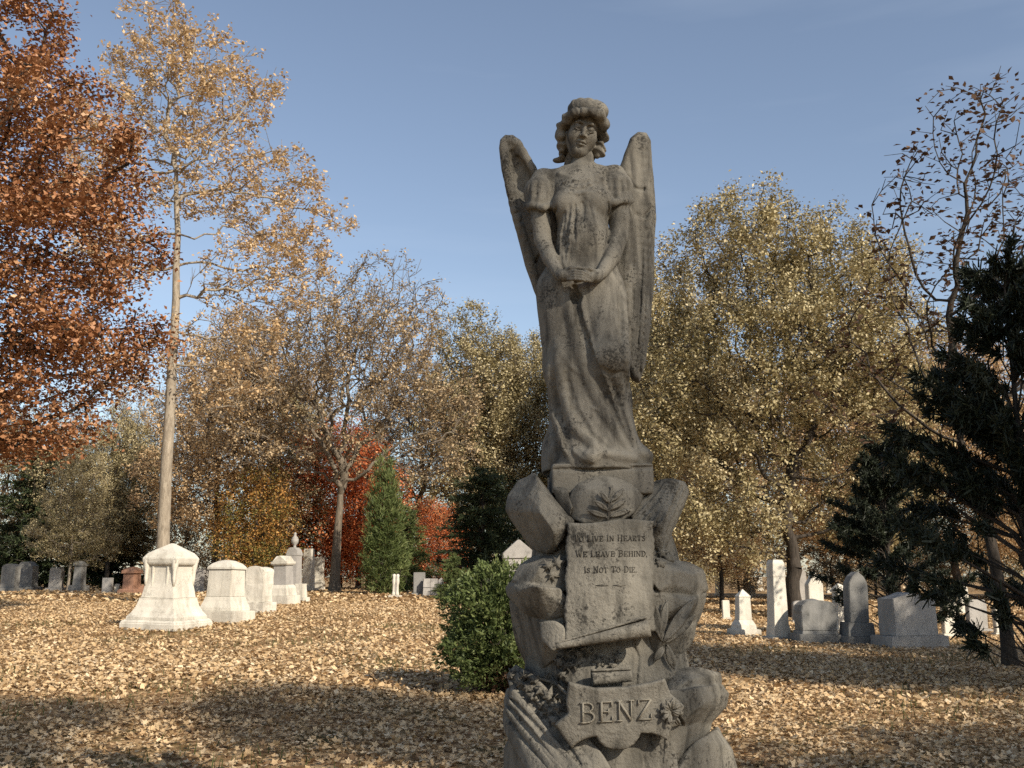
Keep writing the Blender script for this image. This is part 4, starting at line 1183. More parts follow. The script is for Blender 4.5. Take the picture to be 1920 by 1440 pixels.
# small white statue stone
t, k = stone(741, 1120, -10, 'small white marker with two short columns alone on the leafy lawn', 'grave marker', name='grave_marker')
rings([(0, 11 * k, 8 * k), (5 * k, 11 * k, 8 * k)], MARBLE, 'plinth', t, .004)
for s_ in (-1, 1):
    lathe([(5 * k, 4.2 * k), (8 * k, 3.6 * k), (12 * k, 2.8 * k), (24 * k, 2.6 * k), (28 * k, 3.8 * k), (33 * k, 3.6 * k), (37 * k, 2.9 * k), (42 * k, 3.4 * k), (44 * k, 1.5 * k)], MARBLE, 'column', t, 10).location = (s_ * 3.4 * k, 0, 0)
rings([(5 * k, 3.0 * k, 2 * k), (41 * k, 2.6 * k, 1.8 * k)], GRANITE, 'panel', t, .003)

# left background
def simple(px, base, w, h, mat, kind, rz, label, d=None, pl=.14, shoulder=.85, group=None):
    t, k = stone(px, base, rz, label, group=group)
    w *= k; h *= k; d = (d * k if d else w * .5)
    rings([(0, w * 1.35, d * 1.7), (h * pl, w * 1.3, d * 1.6)], mat, 'plinth', t, .008)
    tablet(t, w, d, h * pl, h * shoulder, h, mat, kind)
    return t
LG = 'dark stones in the shade at the left'
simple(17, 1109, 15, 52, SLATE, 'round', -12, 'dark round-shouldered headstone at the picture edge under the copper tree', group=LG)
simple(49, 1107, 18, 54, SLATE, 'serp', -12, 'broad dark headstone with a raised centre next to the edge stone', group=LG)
simple(104, 1108, 12, 44, GRANITE, 'clip', -10, 'pale grey headstone catching light beside the shaded trunk', group=LG)
t, k = stone(147, 1109, -12, 'grey capped column stone just right of the shaded trunk', 'monument', name='column_stone')
rings([(0, 14 * k, 14 * k), (12 * k, 13 * k, 13 * k)], SLATE, 'plinth', t, .006); rings([(12 * k, 8.5 * k, 8.5 * k), (48 * k, 7.5 * k, 7.5 * k)], SLATE, 'shaft', t, .006); rings([(48 * k, 9.5 * k, 9.5 * k), (52 * k, 9.5 * k, 9.5 * k), (57 * k, 6 * k, 6 * k)], SLATE, 'cap', t, .005)
simple(201, 1112, 9, 29, GRANITE, 'flat', -8, 'small square grey headstone left of the reddish monument')
simple(219, 1112, 5, 18, MARBLE, 'round', -8, 'tiny white headstone touching the reddish monument')
t, k = stone(246, 1113, -14, 'reddish brown granite monument with a stepped cap behind the flared white one', 'monument', name='red_monument')
rings([(0, 18 * k, 18 * k), (8 * k, 18 * k, 18 * k), (10 * k, 14 * k, 14 * k)], ROSE, 'plinth', t, .006); rings([(10 * k, 12 * k, 12 * k), (38 * k, 11 * k, 11 * k)], ROSE, 'die', t, .006); rings([(38 * k, 14 * k, 14 * k), (43 * k, 14 * k, 14 * k), (50 * k, 6 * k, 6 * k)], ROSE, 'cap', t, .006)
simple(270, 1115, 6, 19, ROSE, 'round', -14, 'small round-topped brown headstone by the reddish monument')
simple(371, 1111, 17, 45, GRANITE, 'clip', -16, 'wide grey headstone seen between the two largest white stones', d=8)
# middle background
simple(786, 1117, 11, 44, SLATE, 'flat', 6, 'dark square headstone in shade left of the clipped bush')
t, k = stone(806, 1118, 8, 'grey tomb of stacked rough blocks left of the clipped bush', 'tomb', name='block_tomb')
for zz in range(2):
    for xx in range(2):
        rings([(zz * 17 * k, 6.6 * k, 7 * k), (zz * 17 * k + 16.4 * k, 6.6 * k, 7 * k)], GRANITE, 'stone_block', t, .006, .012, 60 + zz * 2 + xx).location = ((xx - .5) * 13.6 * k, 0, 0)
simple(826, 1118, 5, 36, GRANITE, 'gable', 8, 'narrow pointed grey headstone touching the block tomb')
# gabled stone above the bush
t, k = stone(974, 1135, 4, 'tall grey gabled monument rising behind the clipped bush', 'monument', name='gabled_monument')
rings([(0, 36 * k, 24 * k), (16 * k, 36 * k, 24 * k)], GRANITE, 'plinth', t, .012)
rings([(16 * k, 28 * k, 18 * k), (88 * k, 27 * k, 17 * k)], GRANITE, 'die', t, .01)
outline([(-30 * k, 88 * k), (30 * k, 88 * k), (30 * k, 98 * k), (2 * k, 122 * k), (-2 * k, 122 * k), (-30 * k, 98 * k)], -20 * k, 20 * k, GRANITE, 'gable_cap', t, .01)

# right row
RG = 'stones in the right row'
t, k = stone(1395, 1192, 10, 'short white obelisk with a pyramid top, leftmost of the right row', 'monument', RG, 'short_obelisk')
rings([(0, 26 * k, 22 * k), (14 * k, 26 * k, 22 * k)], MARBLE, 'plinth', t, .014, .02, 21)
rings([(14 * k, 19 * k, 17 * k), (22 * k, 18 * k, 16 * k), (31 * k, 13 * k, 12 * k)], MARBLE, 'base', t, .006)
rings([(31 * k, 12.5 * k, 11.5 * k), (71 * k, 11 * k, 10 * k), (74 * k, 12 * k, 11 * k), (87 * k, .8 * k, .8 * k)], MARBLE, 'shaft', t, .004)
t, k = stone(1460, 1200, 16, 'tall white square pillar with a sloped top beside the big trunk', 'monument', RG, 'tall_pillar')
rings([(0, 26 * k, 24 * k), (8 * k, 26 * k, 24 * k)], GRANITE, 'plinth', t, .01)
rings([(8 * k, 17 * k, 16 * k), (28 * k, 16 * k, 15 * k)], MARBLE, 'base', t, .006)
rings([(28 * k, 15 * k, 14 * k), (118 * k, 12.6 * k, 12 * k)], MARBLE, 'shaft', t, .005)
rings([(118 * k, 13.2 * k, 12.6 * k), (143 * k, 12.6 * k, 12 * k), (150 * k, 9.5 * k, 9 * k)], MARBLE, 'top_block', t, .004)
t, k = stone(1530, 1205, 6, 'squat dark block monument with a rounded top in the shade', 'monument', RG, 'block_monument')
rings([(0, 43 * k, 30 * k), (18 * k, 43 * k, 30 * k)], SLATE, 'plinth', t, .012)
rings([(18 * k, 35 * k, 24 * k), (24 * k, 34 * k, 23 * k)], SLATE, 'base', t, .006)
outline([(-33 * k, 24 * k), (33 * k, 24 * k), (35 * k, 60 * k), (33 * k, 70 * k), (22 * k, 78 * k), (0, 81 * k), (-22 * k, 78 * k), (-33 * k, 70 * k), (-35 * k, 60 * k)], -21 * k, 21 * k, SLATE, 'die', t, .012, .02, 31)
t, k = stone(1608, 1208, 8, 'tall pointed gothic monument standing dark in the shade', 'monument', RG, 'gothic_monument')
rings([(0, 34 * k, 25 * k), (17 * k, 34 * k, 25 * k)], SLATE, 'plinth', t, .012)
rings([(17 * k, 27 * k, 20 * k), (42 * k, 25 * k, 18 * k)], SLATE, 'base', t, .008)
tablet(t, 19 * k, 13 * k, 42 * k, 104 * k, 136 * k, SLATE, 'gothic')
t, k = stone(1706, 1214, 10, 'wide grey block tomb with a slightly peaked top under the pine boughs', 'tomb', RG, 'block_tomb')
rings([(0, 58 * k, 38 * k), (24 * k, 58 * k, 38 * k)], GRANITE, 'plinth', t, .012)
outline([(-44 * k, 24 * k), (44 * k, 24 * k), (43 * k, 92 * k), (0, 103 * k), (-43 * k, 92 * k)], -28 * k, 28 * k, GRANITE, 'die', t, .012, .012, 41)
# second rank on the right
simple(1531, 1180, 15, 108, MARBLE, 'gable', 12, 'sunlit white pointed slab rising behind the squat dark block', d=8, pl=.1, shoulder=.78)
t, k = stone(1578, 1188, 14, 'narrow white capped post stone left of the gothic monument', 'monument', name='post_stone')
rings([(0, 17 * k, 14 * k), (10 * k, 17 * k, 14 * k)], MARBLE, 'plinth', t, .006); rings([(10 * k, 11 * k, 10 * k), (78 * k, 10 * k, 9 * k)], MARBLE, 'shaft', t, .005); rings([(78 * k, 12.5 * k, 11.5 * k), (82 * k, 12.5 * k, 11.5 * k), (94 * k, 2 * k, 2 * k)], MARBLE, 'cap', t, .004)
simple(1362, 1162, 7, 37, MARBLE, 'flat', 10, 'small white slab behind the short obelisk', d=3)
simple(1499, 1168, 12, 42, GRANITE, 'round', 6, 'low round-topped grey headstone between pillar and pointed slab', d=5)
simple(1505, 1128, 9, 62, GRANITE, 'serp', 4, 'distant grey headstone with a curved top right of the big trunk', d=4)
simple(1660, 1176, 8, 36, MARBLE, 'flat', 10, 'small square white headstone between gothic monument and wide tomb', d=4)
simple(1784, 1196, 15, 70, MARBLE, 'clip', 8, 'sunlit white headstone right of the wide block tomb', d=6)
simple(1833, 1186, 18, 62, GRANITE, 'clip', 6, 'grey headstone half hidden by the pine, second right of the wide tomb', d=7)
simple(1880, 1192, 14, 54, MARBLE, 'flat', 6, 'white headstone behind the pine trunk near the right edge', d=6)
simple(1806, 1150, 12, 56, MARBLE, 'gable', 8, 'far white gabled headstone glimpsed through the pine needles', d=5)
for i, (x, b, w, h, kd, lab) in enumerate(((1348, 1118, 6, 34, 'round', 'far white round-topped headstone in the gap beside the pedestal'), (1425, 1108, 5, 26, 'flat', 'far small white headstone seen left of the tall pillar'), (1412, 1120, 4, 22, 'round', 'far tiny grey headstone seen left of the tall pillar'),
                                          (1556, 1112, 5, 30, 'gable', 'far white headstone between pointed slab and post stone'), (1720, 1106, 9, 34, 'clip', 'far pale headstone above the wide block tomb'), (1760, 1112, 7, 30, 'round', 'far pale rounded headstone above the right end of the wide tomb'),
                                          (1860, 1120, 7, 32, 'flat', 'far white block seen high among the pine boughs'))):
    simple(x, b, w, h, MARBLE if i != 2 else GRANITE, kd, 6, lab, d=w * .45)
# ------------------------------------------------------------------ trees: limbs grown towards points spread through the crown, leaves on the twigs
def crown_points(rng, blobs, n, power=0.42):
    """points inside a list of (centre, radii, weight) ellipsoids, denser towards the outside"""
    w = np.array([b[2] if len(b) > 2 else b[1][0] * b[1][1] * b[1][2] for b in blobs], float); w /= w.sum()
    which = rng.choice(len(blobs), n, p=w)
    d = rng.normal(0, 1, (n, 3)); d /= np.linalg.norm(d, axis=1)[:, None]
    r = rng.uniform(0, 1, n) ** power
    c = np.array([b[0] for b in blobs], float)[which]; R = np.array([b[1] for b in blobs], float)[which]
    return c + d * R * r[:, None]

def grow(rng, trunk, attr, step, infl, kill, iters=90, jitter=0.25, up=0.05):
    """space colonisation from a trunk polyline; returns node positions and parents"""
    nodes = [np.array(p, float) for p in trunk]; par = [-1] + list(range(len(trunk) - 1))
    pos = np.array(nodes); A = attr.copy()
    near = np.full(len(A), 0); dist = np.full(len(A), 1e9)
    def upd(i0, newp):
        nonlocal near, dist
        if not len(A): return
        d = np.linalg.norm(A[:, None, :] - newp[None], axis=2)
        j = d.argmin(1); m = d[np.arange(len(A)), j]
        b = m < dist
        near[b] = i0 + j[b]; dist[b] = m[b]
    upd(0, pos)
    for it in range(iters):
        if not len(A): break
        ok = dist < infl
        if not ok.any():
            infl *= 1.5; continue
        src = near[ok]; v = A[ok] - pos[src]; v /= np.linalg.norm(v, axis=1)[:, None] + 1e-9
        u, inv = np.unique(src, return_inverse=True)
        D = np.zeros((len(u), 3)); np.add.at(D, inv, v)
        D /= np.linalg.norm(D, axis=1)[:, None] + 1e-9
        D += rng.normal(0, jitter, D.shape); D[:, 2] += up
        D /= np.linalg.norm(D, axis=1)[:, None] + 1e-9
        new = pos[u] + D * step
        i0 = len(pos)
        pos = np.concatenate([pos, new]); par += list(u)
        upd(i0, new)
        keep = dist > kill
        A = A[keep]; near = near[keep]; dist = dist[keep]
    return pos, np.array(par)

def radii(par, tip, expo, base):
    n = len(par); r = np.zeros(n)
    for i in range(n - 1, -1, -1):
        r[i] = max(r[i], tip ** expo)
        if par[i] >= 0: r[par[i]] += r[i]
    r = r ** (1 / expo)
    s = base / r[0]
    return np.maximum(r * (s if s < 1 else s ** np.clip((r / r[0]), 0, 1)), tip * .8)

def tubes(pos, par, r, thick=0.06):
    """one frustum per limb segment; many-sided when thick"""
    Vs, Fs, o = [], [], 0
    i = np.arange(len(par)); i = i[par >= 0]; p = par[i]
    a, b = pos[p], pos[i]; ra = np.minimum(r[p], r[i] * 1.35); rb = r[i]
    d = b - a; L = np.linalg.norm(d, axis=1); good = L > 1e-6
    a, b, ra, rb, d, L = a[good], b[good], ra[good], rb[good], d[good], L[good]
    d /= L[:, None]
    ref = np.where(np.abs(d[:, 2:3]) > .9, np.array([[1., 0, 0]]), np.array([[0, 0, 1.]]))
    e1 = np.cross(d, ref); e1 /= np.linalg.norm(e1, axis=1)[:, None]; e2 = np.cross(d, e1)
    b = b + d * (rb * .3)[:, None]
    for lo, hi, k in ((0, thick * .35, 3), (thick * .35, thick, 5), (thick, 9, 12)):
        m = (rb >= lo) & (rb < hi)
        if not m.any(): continue
        th = np.arange(k) / k * 2 * np.pi
        c = (np.cos(th)[None, :, None] * e1[m][:, None] + np.sin(th)[None, :, None] * e2[m][:, None])
        V = np.concatenate([a[m][:, None] + c * ra[m][:, None, None], b[m][:, None] + c * rb[m][:, None, None]], 1)
        n = m.sum(); j = np.arange(k)
        f = np.stack([j, (j + 1) % k, k + (j + 1) % k, k + j], 1)
        Fs.append((f[None] + (np.arange(n) * 2 * k)[:, None, None]).reshape(-1, 4) + o)
        Vs.append(V.reshape(-1, 3)); o += n * 2 * k
    return np.concatenate(Vs), np.concatenate(Fs)

def trunk_line(rng, h, lean=(0, 0), wig=.05, n=14):
    z = np.linspace(0, 1, n)
    w = np.cumsum(rng.normal(0, wig, (n, 2)), 0) * z[:, None]
    return np.stack([lean[0] * z + w[:, 0], lean[1] * z + w[:, 1], z * h], 1)

LEAF = np.array([(-.5, 0, 0), (0, -.34, .10), (.62, 0, -.05), (0, .34, .14)])
def leaves_on(rng, pts, n_per, spread, size, tilt=0.9, shape=LEAF, drop=0.0, clump=1):
    n = len(pts) * n_per
    P_ = np.repeat(pts, n_per, 0) + rng.normal(0, 1, (n, 3)) * spread
    P_[:, 2] -= drop * np.abs(rng.normal(0, 1, n))
    R = rot_batch(rng, n, tilt)
    V, F = scatter(P_, shape, quadF, R, size * rng.uniform(.6, 1.4, n))
    return V, F, n

SPECIES = {}
def make_species(key, seed, blobs, trunk_h, base_r, n_attr, step, infl, kill, tip, leaf_n, spread, size, lean=(0, 0), wig=.05, expo=2.65, jitter=.25, up=.05, twig_cut=2.2, tilt=.9, drop=0., power=.42, twigs=0, twig_len=.5, leaf_keep=1.0, keepfn=None, flare=1.0):
    rng = np.random.default_rng(seed)
    tr = trunk_line(rng, trunk_h, lean, wig)
    pos, par = grow(rng, tr, crown_points(rng, blobs, n_attr, power), step, infl, kill, jitter=jitter, up=up)
    r = radii(par, tip, expo, base_r)
    nt_ = len(tr); r[:nt_] *= np.linspace(1.0, .55, nt_); r[0] *= 1.35 * flare; r[1] *= 1.08
    thin = np.where(r < tip * twig_cut)[0]; thin = thin[thin >= len(tr)]
    P_, Q_, rr = pos, par, r
    ends = pos[thin]
    if twigs:                                     # fine twigs fanning from the thin branches
        m = len(thin) * twigs
        dirn = (pos[thin] - pos[par[thin]]); dirn /= np.linalg.norm(dirn, axis=1)[:, None] + 1e-9
        dv = np.repeat(dirn, twigs, 0) * .8 + rng.normal(0, .7, (m, 3)); dv[:, 2] += .25; dv /= np.linalg.norm(dv, axis=1)[:, None]
        a = np.repeat(pos[thin], twigs, 0); b = a + dv * twig_len * rng.uniform(.5, 1.2, (m, 1))
        P_ = np.concatenate([pos, b]); Q_ = np.concatenate([par, np.repeat(thin, twigs)]); rr = np.concatenate([r, np.full(m, tip * .62)])
        ends = np.concatenate([ends, b, (a + b) / 2])
    V, F = tubes(P_, Q_, rr)
    limbs = mesh_np('trunk', V, F)
    limbs.polygons.foreach_set('use_smooth', np.ones(len(limbs.polygons), bool))
    k = rng.uniform(0, 1, len(ends)) < leaf_keep
    if keepfn is not None: k &= keepfn(ends, rng)
    ends = ends[k]
    V, F, n = leaves_on(rng, ends, leaf_n, spread, size, tilt, drop=drop)
    crown = mesh_np('crown', V, F)
    face_attr(crown, 'tint', np.clip(rng.normal(.5, .15, n), 0, 1))
    SPECIES[key] = (limbs, crown)
    return len(V) // 4

def tree(key, loc, label, bark, leaf, rz=0., sc=1.0, scz=None, group=None, name='tree', cat='tree', lean=(0, 0)):
    o = empty(name, loc); o.rotation_euler = (lean[0], lean[1], rz); o.scale = (sc, sc, scz or sc)
    tag(o, label, cat, group)
    for i, (nm, mat) in enumerate((('trunk', bark), ('crown', leaf))):
        dress(link(nm, SPECIES[key][i], None, o), mat)
    return o

def dress(o, mat):
    """the material sits on the object, so that all trees of a kind share one mesh"""
    if not len(o.data.materials): o.data.materials.append(None)
    o.material_slots[0].link = 'OBJECT'; o.material_slots[0].material = mat
    return o

def tree_at(key, px, base, label, bark, leaf, dist=None, **kw):
    if dist is None:
        g = ground_at(px, base)
    else:
        d = ray(px, 1080.0); g = np.array((d[0] / d[1] * dist, dist, 0)); g[2] = gz(g[0], g[1])
    return tree(key, (g[0], g[1], g[2] - .08), label, bark, leaf, **kw)

BARK = bark_mat('grey_brown_bark', (0.20, 0.165, 0.125), (0.085, 0.07, 0.052))
BARK_PALE = bark_mat('pale_ash_bark', (0.36, 0.31, 0.24), (0.17, 0.14, 0.105))
BARK_DARK = bark_mat('dark_bark', (0.075, 0.062, 0.05), (0.03, 0.026, 0.022))
GOLD = leaf_mat('gold_leaf', [(0.0, (0.26, 0.165, 0.075)), (.4, (0.52, 0.36, 0.19)), (.75, (0.68, 0.51, 0.31)), (1.0, (0.78, 0.65, 0.46))], .3)
COPPER = leaf_mat('copper_leaf', [(0.0, (0.09, 0.03, 0.014)), (.35, (0.24, 0.10, 0.042)), (.7, (0.42, 0.225, 0.11)), (1.0, (0.62, 0.44, 0.28))], .10)
OLIVE = leaf_mat('olive_gold_leaf', [(0.0, (0.07, 0.062, 0.024)), (.33, (0.26, 0.215, 0.10)), (.66, (0.50, 0.42, 0.245)), (1.0, (0.72, 0.63, 0.45))], .15)
TAN = leaf_mat('tan_leaf', [(0.0, (0.15, 0.105, 0.055)), (.4, (0.37, 0.265, 0.145)), (.8, (0.55, 0.425, 0.265)), (1.0, (0.68, 0.56, 0.40))], .25)
RED = leaf_mat('scarlet_leaf', [(0.0, (0.20, 0.035, 0.015)), (.35, (0.50, 0.13, 0.045)), (.7, (0.68, 0.27, 0.11)), (1.0, (0.74, 0.43, 0.22))], .3)
AMBER = leaf_mat('amber_leaf', [(0.0, (0.10, 0.10, 0.025)), (.4, (0.20, 0.17, 0.05)), (.6, (0.42, 0.21, 0.06)), (.85, (0.54, 0.29, 0.09)), (1.0, (0.50, 0.38, 0.15))], .2, patch=1.6)
GREEN = leaf_mat('dark_needle', [(0.0, (0.012, 0.018, 0.009)), (.5, (0.035, 0.048, 0.02)), (1.0, (0.07, 0.085, 0.035))], .1)
CEDAR = leaf_mat('cedar_green', [(0.0, (0.035, 0.05, 0.016)), (.5, (0.10, 0.13, 0.04)), (1.0, (0.22, 0.24, 0.09))], .2)
BLACKP = leaf_mat('pine_needle', [(0.0, (0.008, 0.011, 0.007)), (.5, (0.018, 0.024, 0.013)), (1.0, (0.035, 0.042, 0.022))], .05)
BROWNL = leaf_mat('withered_leaf', [(0.0, (0.03, 0.016, 0.01)), (.5, (0.09, 0.05, 0.03)), (1.0, (0.18, 0.11, 0.06))], .2)

# tall gold tree (left): long clear trunk, three great limbs, airy crown
make_species('gold', 11, [((-.6, 0, 18.6), (3.0, 3.0, 4.2)), ((2.6, .4, 15.2), (2.8, 2.8, 2.4)), ((-3.4, -.4, 16.4), (2.4, 2.6, 2.4)), ((1.2, 0, 19.6), (2.4, 2.4, 2.4)), ((-1.2, 0, 21.2), (2.4, 2.2, 2.0)), ((4.2, .3, 14.0), (2.3, 2.2, 1.7)), ((3.0, 0, 11.8), (2.8, 2.2, 1.5), 70), ((-2.6, 0, 12.4), (2.0, 1.8, 1.5), 36), ((1.8, -.3, 8.8), (2.4, 2.0, 2.2), 34), ((-1.6, .3, 8.4), (2.0, 2.0, 2.0), 16)],
             16.0, .24, 1900, .42, 2.5, .56, .013, 18, .12, .125, lean=(-.5, 0), wig=.06, twigs=2, twig_len=.6, jitter=.3, up=.08, leaf_keep=.40,
             keepfn=lambda e, r: (e[:, 2] > 12.4) | (r.uniform(0, 1, len(e)) < .5))
# copper oak (left edge): dense, leaves in heavy shelves
make_species('copper', 12, [((0, 0, 12.0), (4.2, 4.4, 2.6)), ((1.0, -.5, 9.2), (4.2, 4.0, 1.8)), ((-1.2, 0, 15.4), (3.0, 3.2, 2.6)), ((1.4, 0, 6.8), (3.6, 3.6, 1.5), 50), ((-2, 0, 7.0), (3.5, 3.5, 2.0)), ((.9, -.6, 4.6), (2.8, 2.8, .9), 40), ((-2.2, 0, 17.8), (1.8, 2.0, 1.6))],
             11.0, .36, 1700, .45, 2.6, .60, .020, 92, .22, .115, wig=.06, tilt=.9, drop=.12, leaf_keep=.92)
# spreading elm-like tree (middle): twiggy, half bare
make_species('elm', 13, [((0, 0, 10.8), (5.0, 5.0, 3.2)), ((1.6, 0, 13.0), (3.4, 3.4, 2.8)), ((-2.6, 0, 9.6), (3.6, 3.4, 2.8)), ((3.8, 0, 8.6), (3.2, 3.2, 2.4)), ((-3.8, 0, 7.2), (3.0, 2.8, 2.0)), ((4.2, 0, 6.4), (2.6, 2.6, 1.6)), ((0, 0, 6.8), (3.4, 3.4, 1.8))],
             4.4, .25, 1900, .40, 2.4, .54, .015, 11, .13, .115, wig=.012, twigs=3, twig_len=.62, jitter=.33, up=.08, leaf_keep=.42, keepfn=lambda e, r: (r.uniform(0, 1, len(e)) < np.where(e[:, 2] > 13, .35, .9)))
# big leafy yellow-green tree (right of the angel)
make_species('linden', 14, [((0, 0, 10.0), (5.8, 5.4, 4.4)), ((-1.5, 0, 14.2), (3.4, 3.4, 3.2)), ((2.4, 0, 13.4), (3.6, 3.6, 3.0)), ((-3.6, 0, 7.4), (3.6, 3.4, 3.2)), ((3.8, 0, 7.6), (3.4, 3.2, 3.2)), ((-2.6, 0, 4.0), (3.6, 3.0, 1.8)), ((3.2, 0, 4.2), (2.8, 2.6, 1.8)), ((3.0, 0, 11.0), (3.6, 3.4, 2.8))],
             5.0, .30, 1900, .44, 2.6, .56, .017, 66, .22, .115, lean=(-.5, 0), wig=.14, twigs=1, twig_len=.6, drop=.14, leaf_keep=.55)
# rounded maple
make_species('maple', 15, [((0, 0, 5.4), (3.4, 3.4, 3.4)), ((.8, 0, 8.0), (2.2, 2.2, 2.2)), ((-1.2, 0, 3.0), (2.8, 2.8, 2.0)), ((1.4, 0, 2.8), (2.6, 2.6, 2.0))],
             4.2, .18, 700, .42, 2.4, .62, .02, 44, .34, .14, tilt=.9, leaf_keep=.95)
# filler tree
make_species('filler', 16, [((0, 0, 9.5), (3.6, 3.6, 4.4)), ((.8, 0, 13.0), (2.4, 2.4, 2.6)), ((-1.6, 0, 5.6), (3.2, 3.0, 2.6)), ((1.8, 0, 4.8), (3.0, 2.8, 2.4))],
             6.0, .20, 1300, .42, 2.4, .58, .016, 22, .16, .12, twigs=2, twig_len=.6, jitter=.3, leaf_keep=.52)
# upright sparse tree with dark leaves (right)
make_species('upright', 117, [((0, 0, 8.0), (1.7, 1.7, 3.4)), ((-.9, 0, 6.2), (1.4, 1.4, 1.8)), ((.8, 0, 6.6), (1.3, 1.3, 2.0)), ((-1.7, 0, 5.0), (1.1, 1.1, 1.0)), ((.2, 0, 10.4), (1.0, 1.0, 1.4))],
             4.6, .10, 620, .30, 2.0, .36, .0085, 4, .10, .095, up=.30, jitter=.16, twigs=1, twig_len=.35, leaf_keep=.6)
# round-headed tree on a tall clear trunk (stands behind the viewer)
make_species('shade', 18, [((0, 0, 8.5), (2.5, 2.5, 2.3)), ((.8, .6, 9.6), (1.6, 1.6, 1.4)), ((-1.0, -.4, 7.6), (1.8, 1.8, 1.3))],
             7.4, .20, 520, .42, 2.4, .60, .018, 52, .30, .16, leaf_keep=.95)
# thin high crown, a veil of small leaves that dims the sun, thicker at its heart
make_species('veil', 19, [((0, 0, 20.0), (2.3, 2.3, 2.2), 10), ((0, 0, 20.3), (1.3, 1.3, .30), 9)],
             19.4, .20, 380, .45, 2.4, .60, .008, 15, .24, .115, wig=.03, leaf_keep=1.0,
             keepfn=lambda e, r: r.uniform(0, 1, len(e)) < np.where(np.abs(e[:, 2] - 20.3) < .45, 1.0, .06))
# small dense crown on a very tall trunk
make_species('high', 20, [((0, 0, 20.0), (1.35, 1.35, .95))], 19.2, .20, 200, .40, 2.4, .55, .012, 60, .24, .14, wig=.04, leaf_keep=1.0)
# unseen light blocker: very small tuft of leaves on a thin trunk, sized to the skirt
make_species('tuft', 26, [((0, 0, 20.0), (.60, .60, .30))], 19.7, .07, 90, .20, 2.0, .22, .008, 16, .15, .11, wig=.01, leaf_keep=1.0)
# ------------------------------------------------------------------ evergreens and the clipped bush
NEEDLE = np.array([(-.1, -.09, 0), (-.1, .09, 0), (1.0, .05, .04), (1.0, -.05, .04)])
def dir_rot(d, rng):
    """rotations whose x axis follows d, with a random roll"""
    d = d / np.linalg.norm(d, axis=1)[:, None]
    ref = rng.normal(0, 1, d.shape)
    e = np.cross(d, ref); e /= np.linalg.norm(e, axis=1)[:, None]; f = np.cross(d, e)
    return np.stack([d, e, f], 2)

def conifer(key, seed, H, R, r0, whorls, per, droop, needle, dens, clear=.05, prof=1.0, tuft=None, up=.2, bare=0.0):
    """whorled branches, each carrying sprays of needles along its outer length"""
    rng = np.random.default_rng(seed)
    pos = [np.array((0, 0, z)) for z in np.linspace(0, H, 14)]; par = [-1] + list(range(13)); rad_ = list(np.linspace(r0, r0 * .08, 14))
    NP, ND, NS = [], [], []
    for w in range(whorls):
        t = clear + (1 - clear) * (w + rng.uniform(-.3, .3)) / whorls
        z = H * np.clip(t, .02, .985)
        L0 = R * ((1 - (t - clear) / (1 - clear)) ** prof + .06)
        for b in range(per):
            a = rng.uniform(0, 2 * np.pi); L = L0 * rng.uniform(.45, 1.25)
            n = max(3, int(L / .28)); p = np.array((0, 0, z)); el = rng.normal(up, .12)
            trunk_i = min(12, int(z / H * 13)); prev = trunk_i
            for j in range(1, n + 1):
                s = j / n; e = el - droop * s + .9 * droop * max(s - .6, 0)
                p = p + np.array((math.cos(a) * math.cos(e), math.sin(a) * math.cos(e), math.sin(e))) * L / n
                a += rng.normal(0, .08)
                pos.append(p.copy()); par.append(prev); prev = len(pos) - 1; rad_.append(max(.006, r0 * .22 * (L / R) * (1 - s) + .005))
                if s > (bare if t > .36 or bare == 0 else .72):
                    m = max(1, int(dens * L / n))
                    q = p + rng.normal(0, .05, (m, 3))
                    dd = np.array((math.cos(a), math.sin(a), math.sin(e) * .6))[None] * .7 + rng.normal(0, .65, (m, 3)); dd[:, 2] -= droop * .25
                    NP.append(q); ND.append(dd); NS.append(needle * rng.uniform(.6, 1.3, m))
    V, F = tubes(np.array(pos), np.array(par), np.array(rad_))
    limbs = mesh_np('trunk', V, F)
    NP = np.concatenate(NP); ND = np.concatenate(ND); NS = np.concatenate(NS)
    V, F = scatter(NP, NEEDLE if tuft is None else tuft, quadF, dir_rot(ND, rng), NS)
    crown = mesh_np('crown', V, F); face_attr(crown, 'tint', np.clip(rng.normal(.5, .25, len(NP)), 0, 1))
    SPECIES[key] = (limbs, crown)

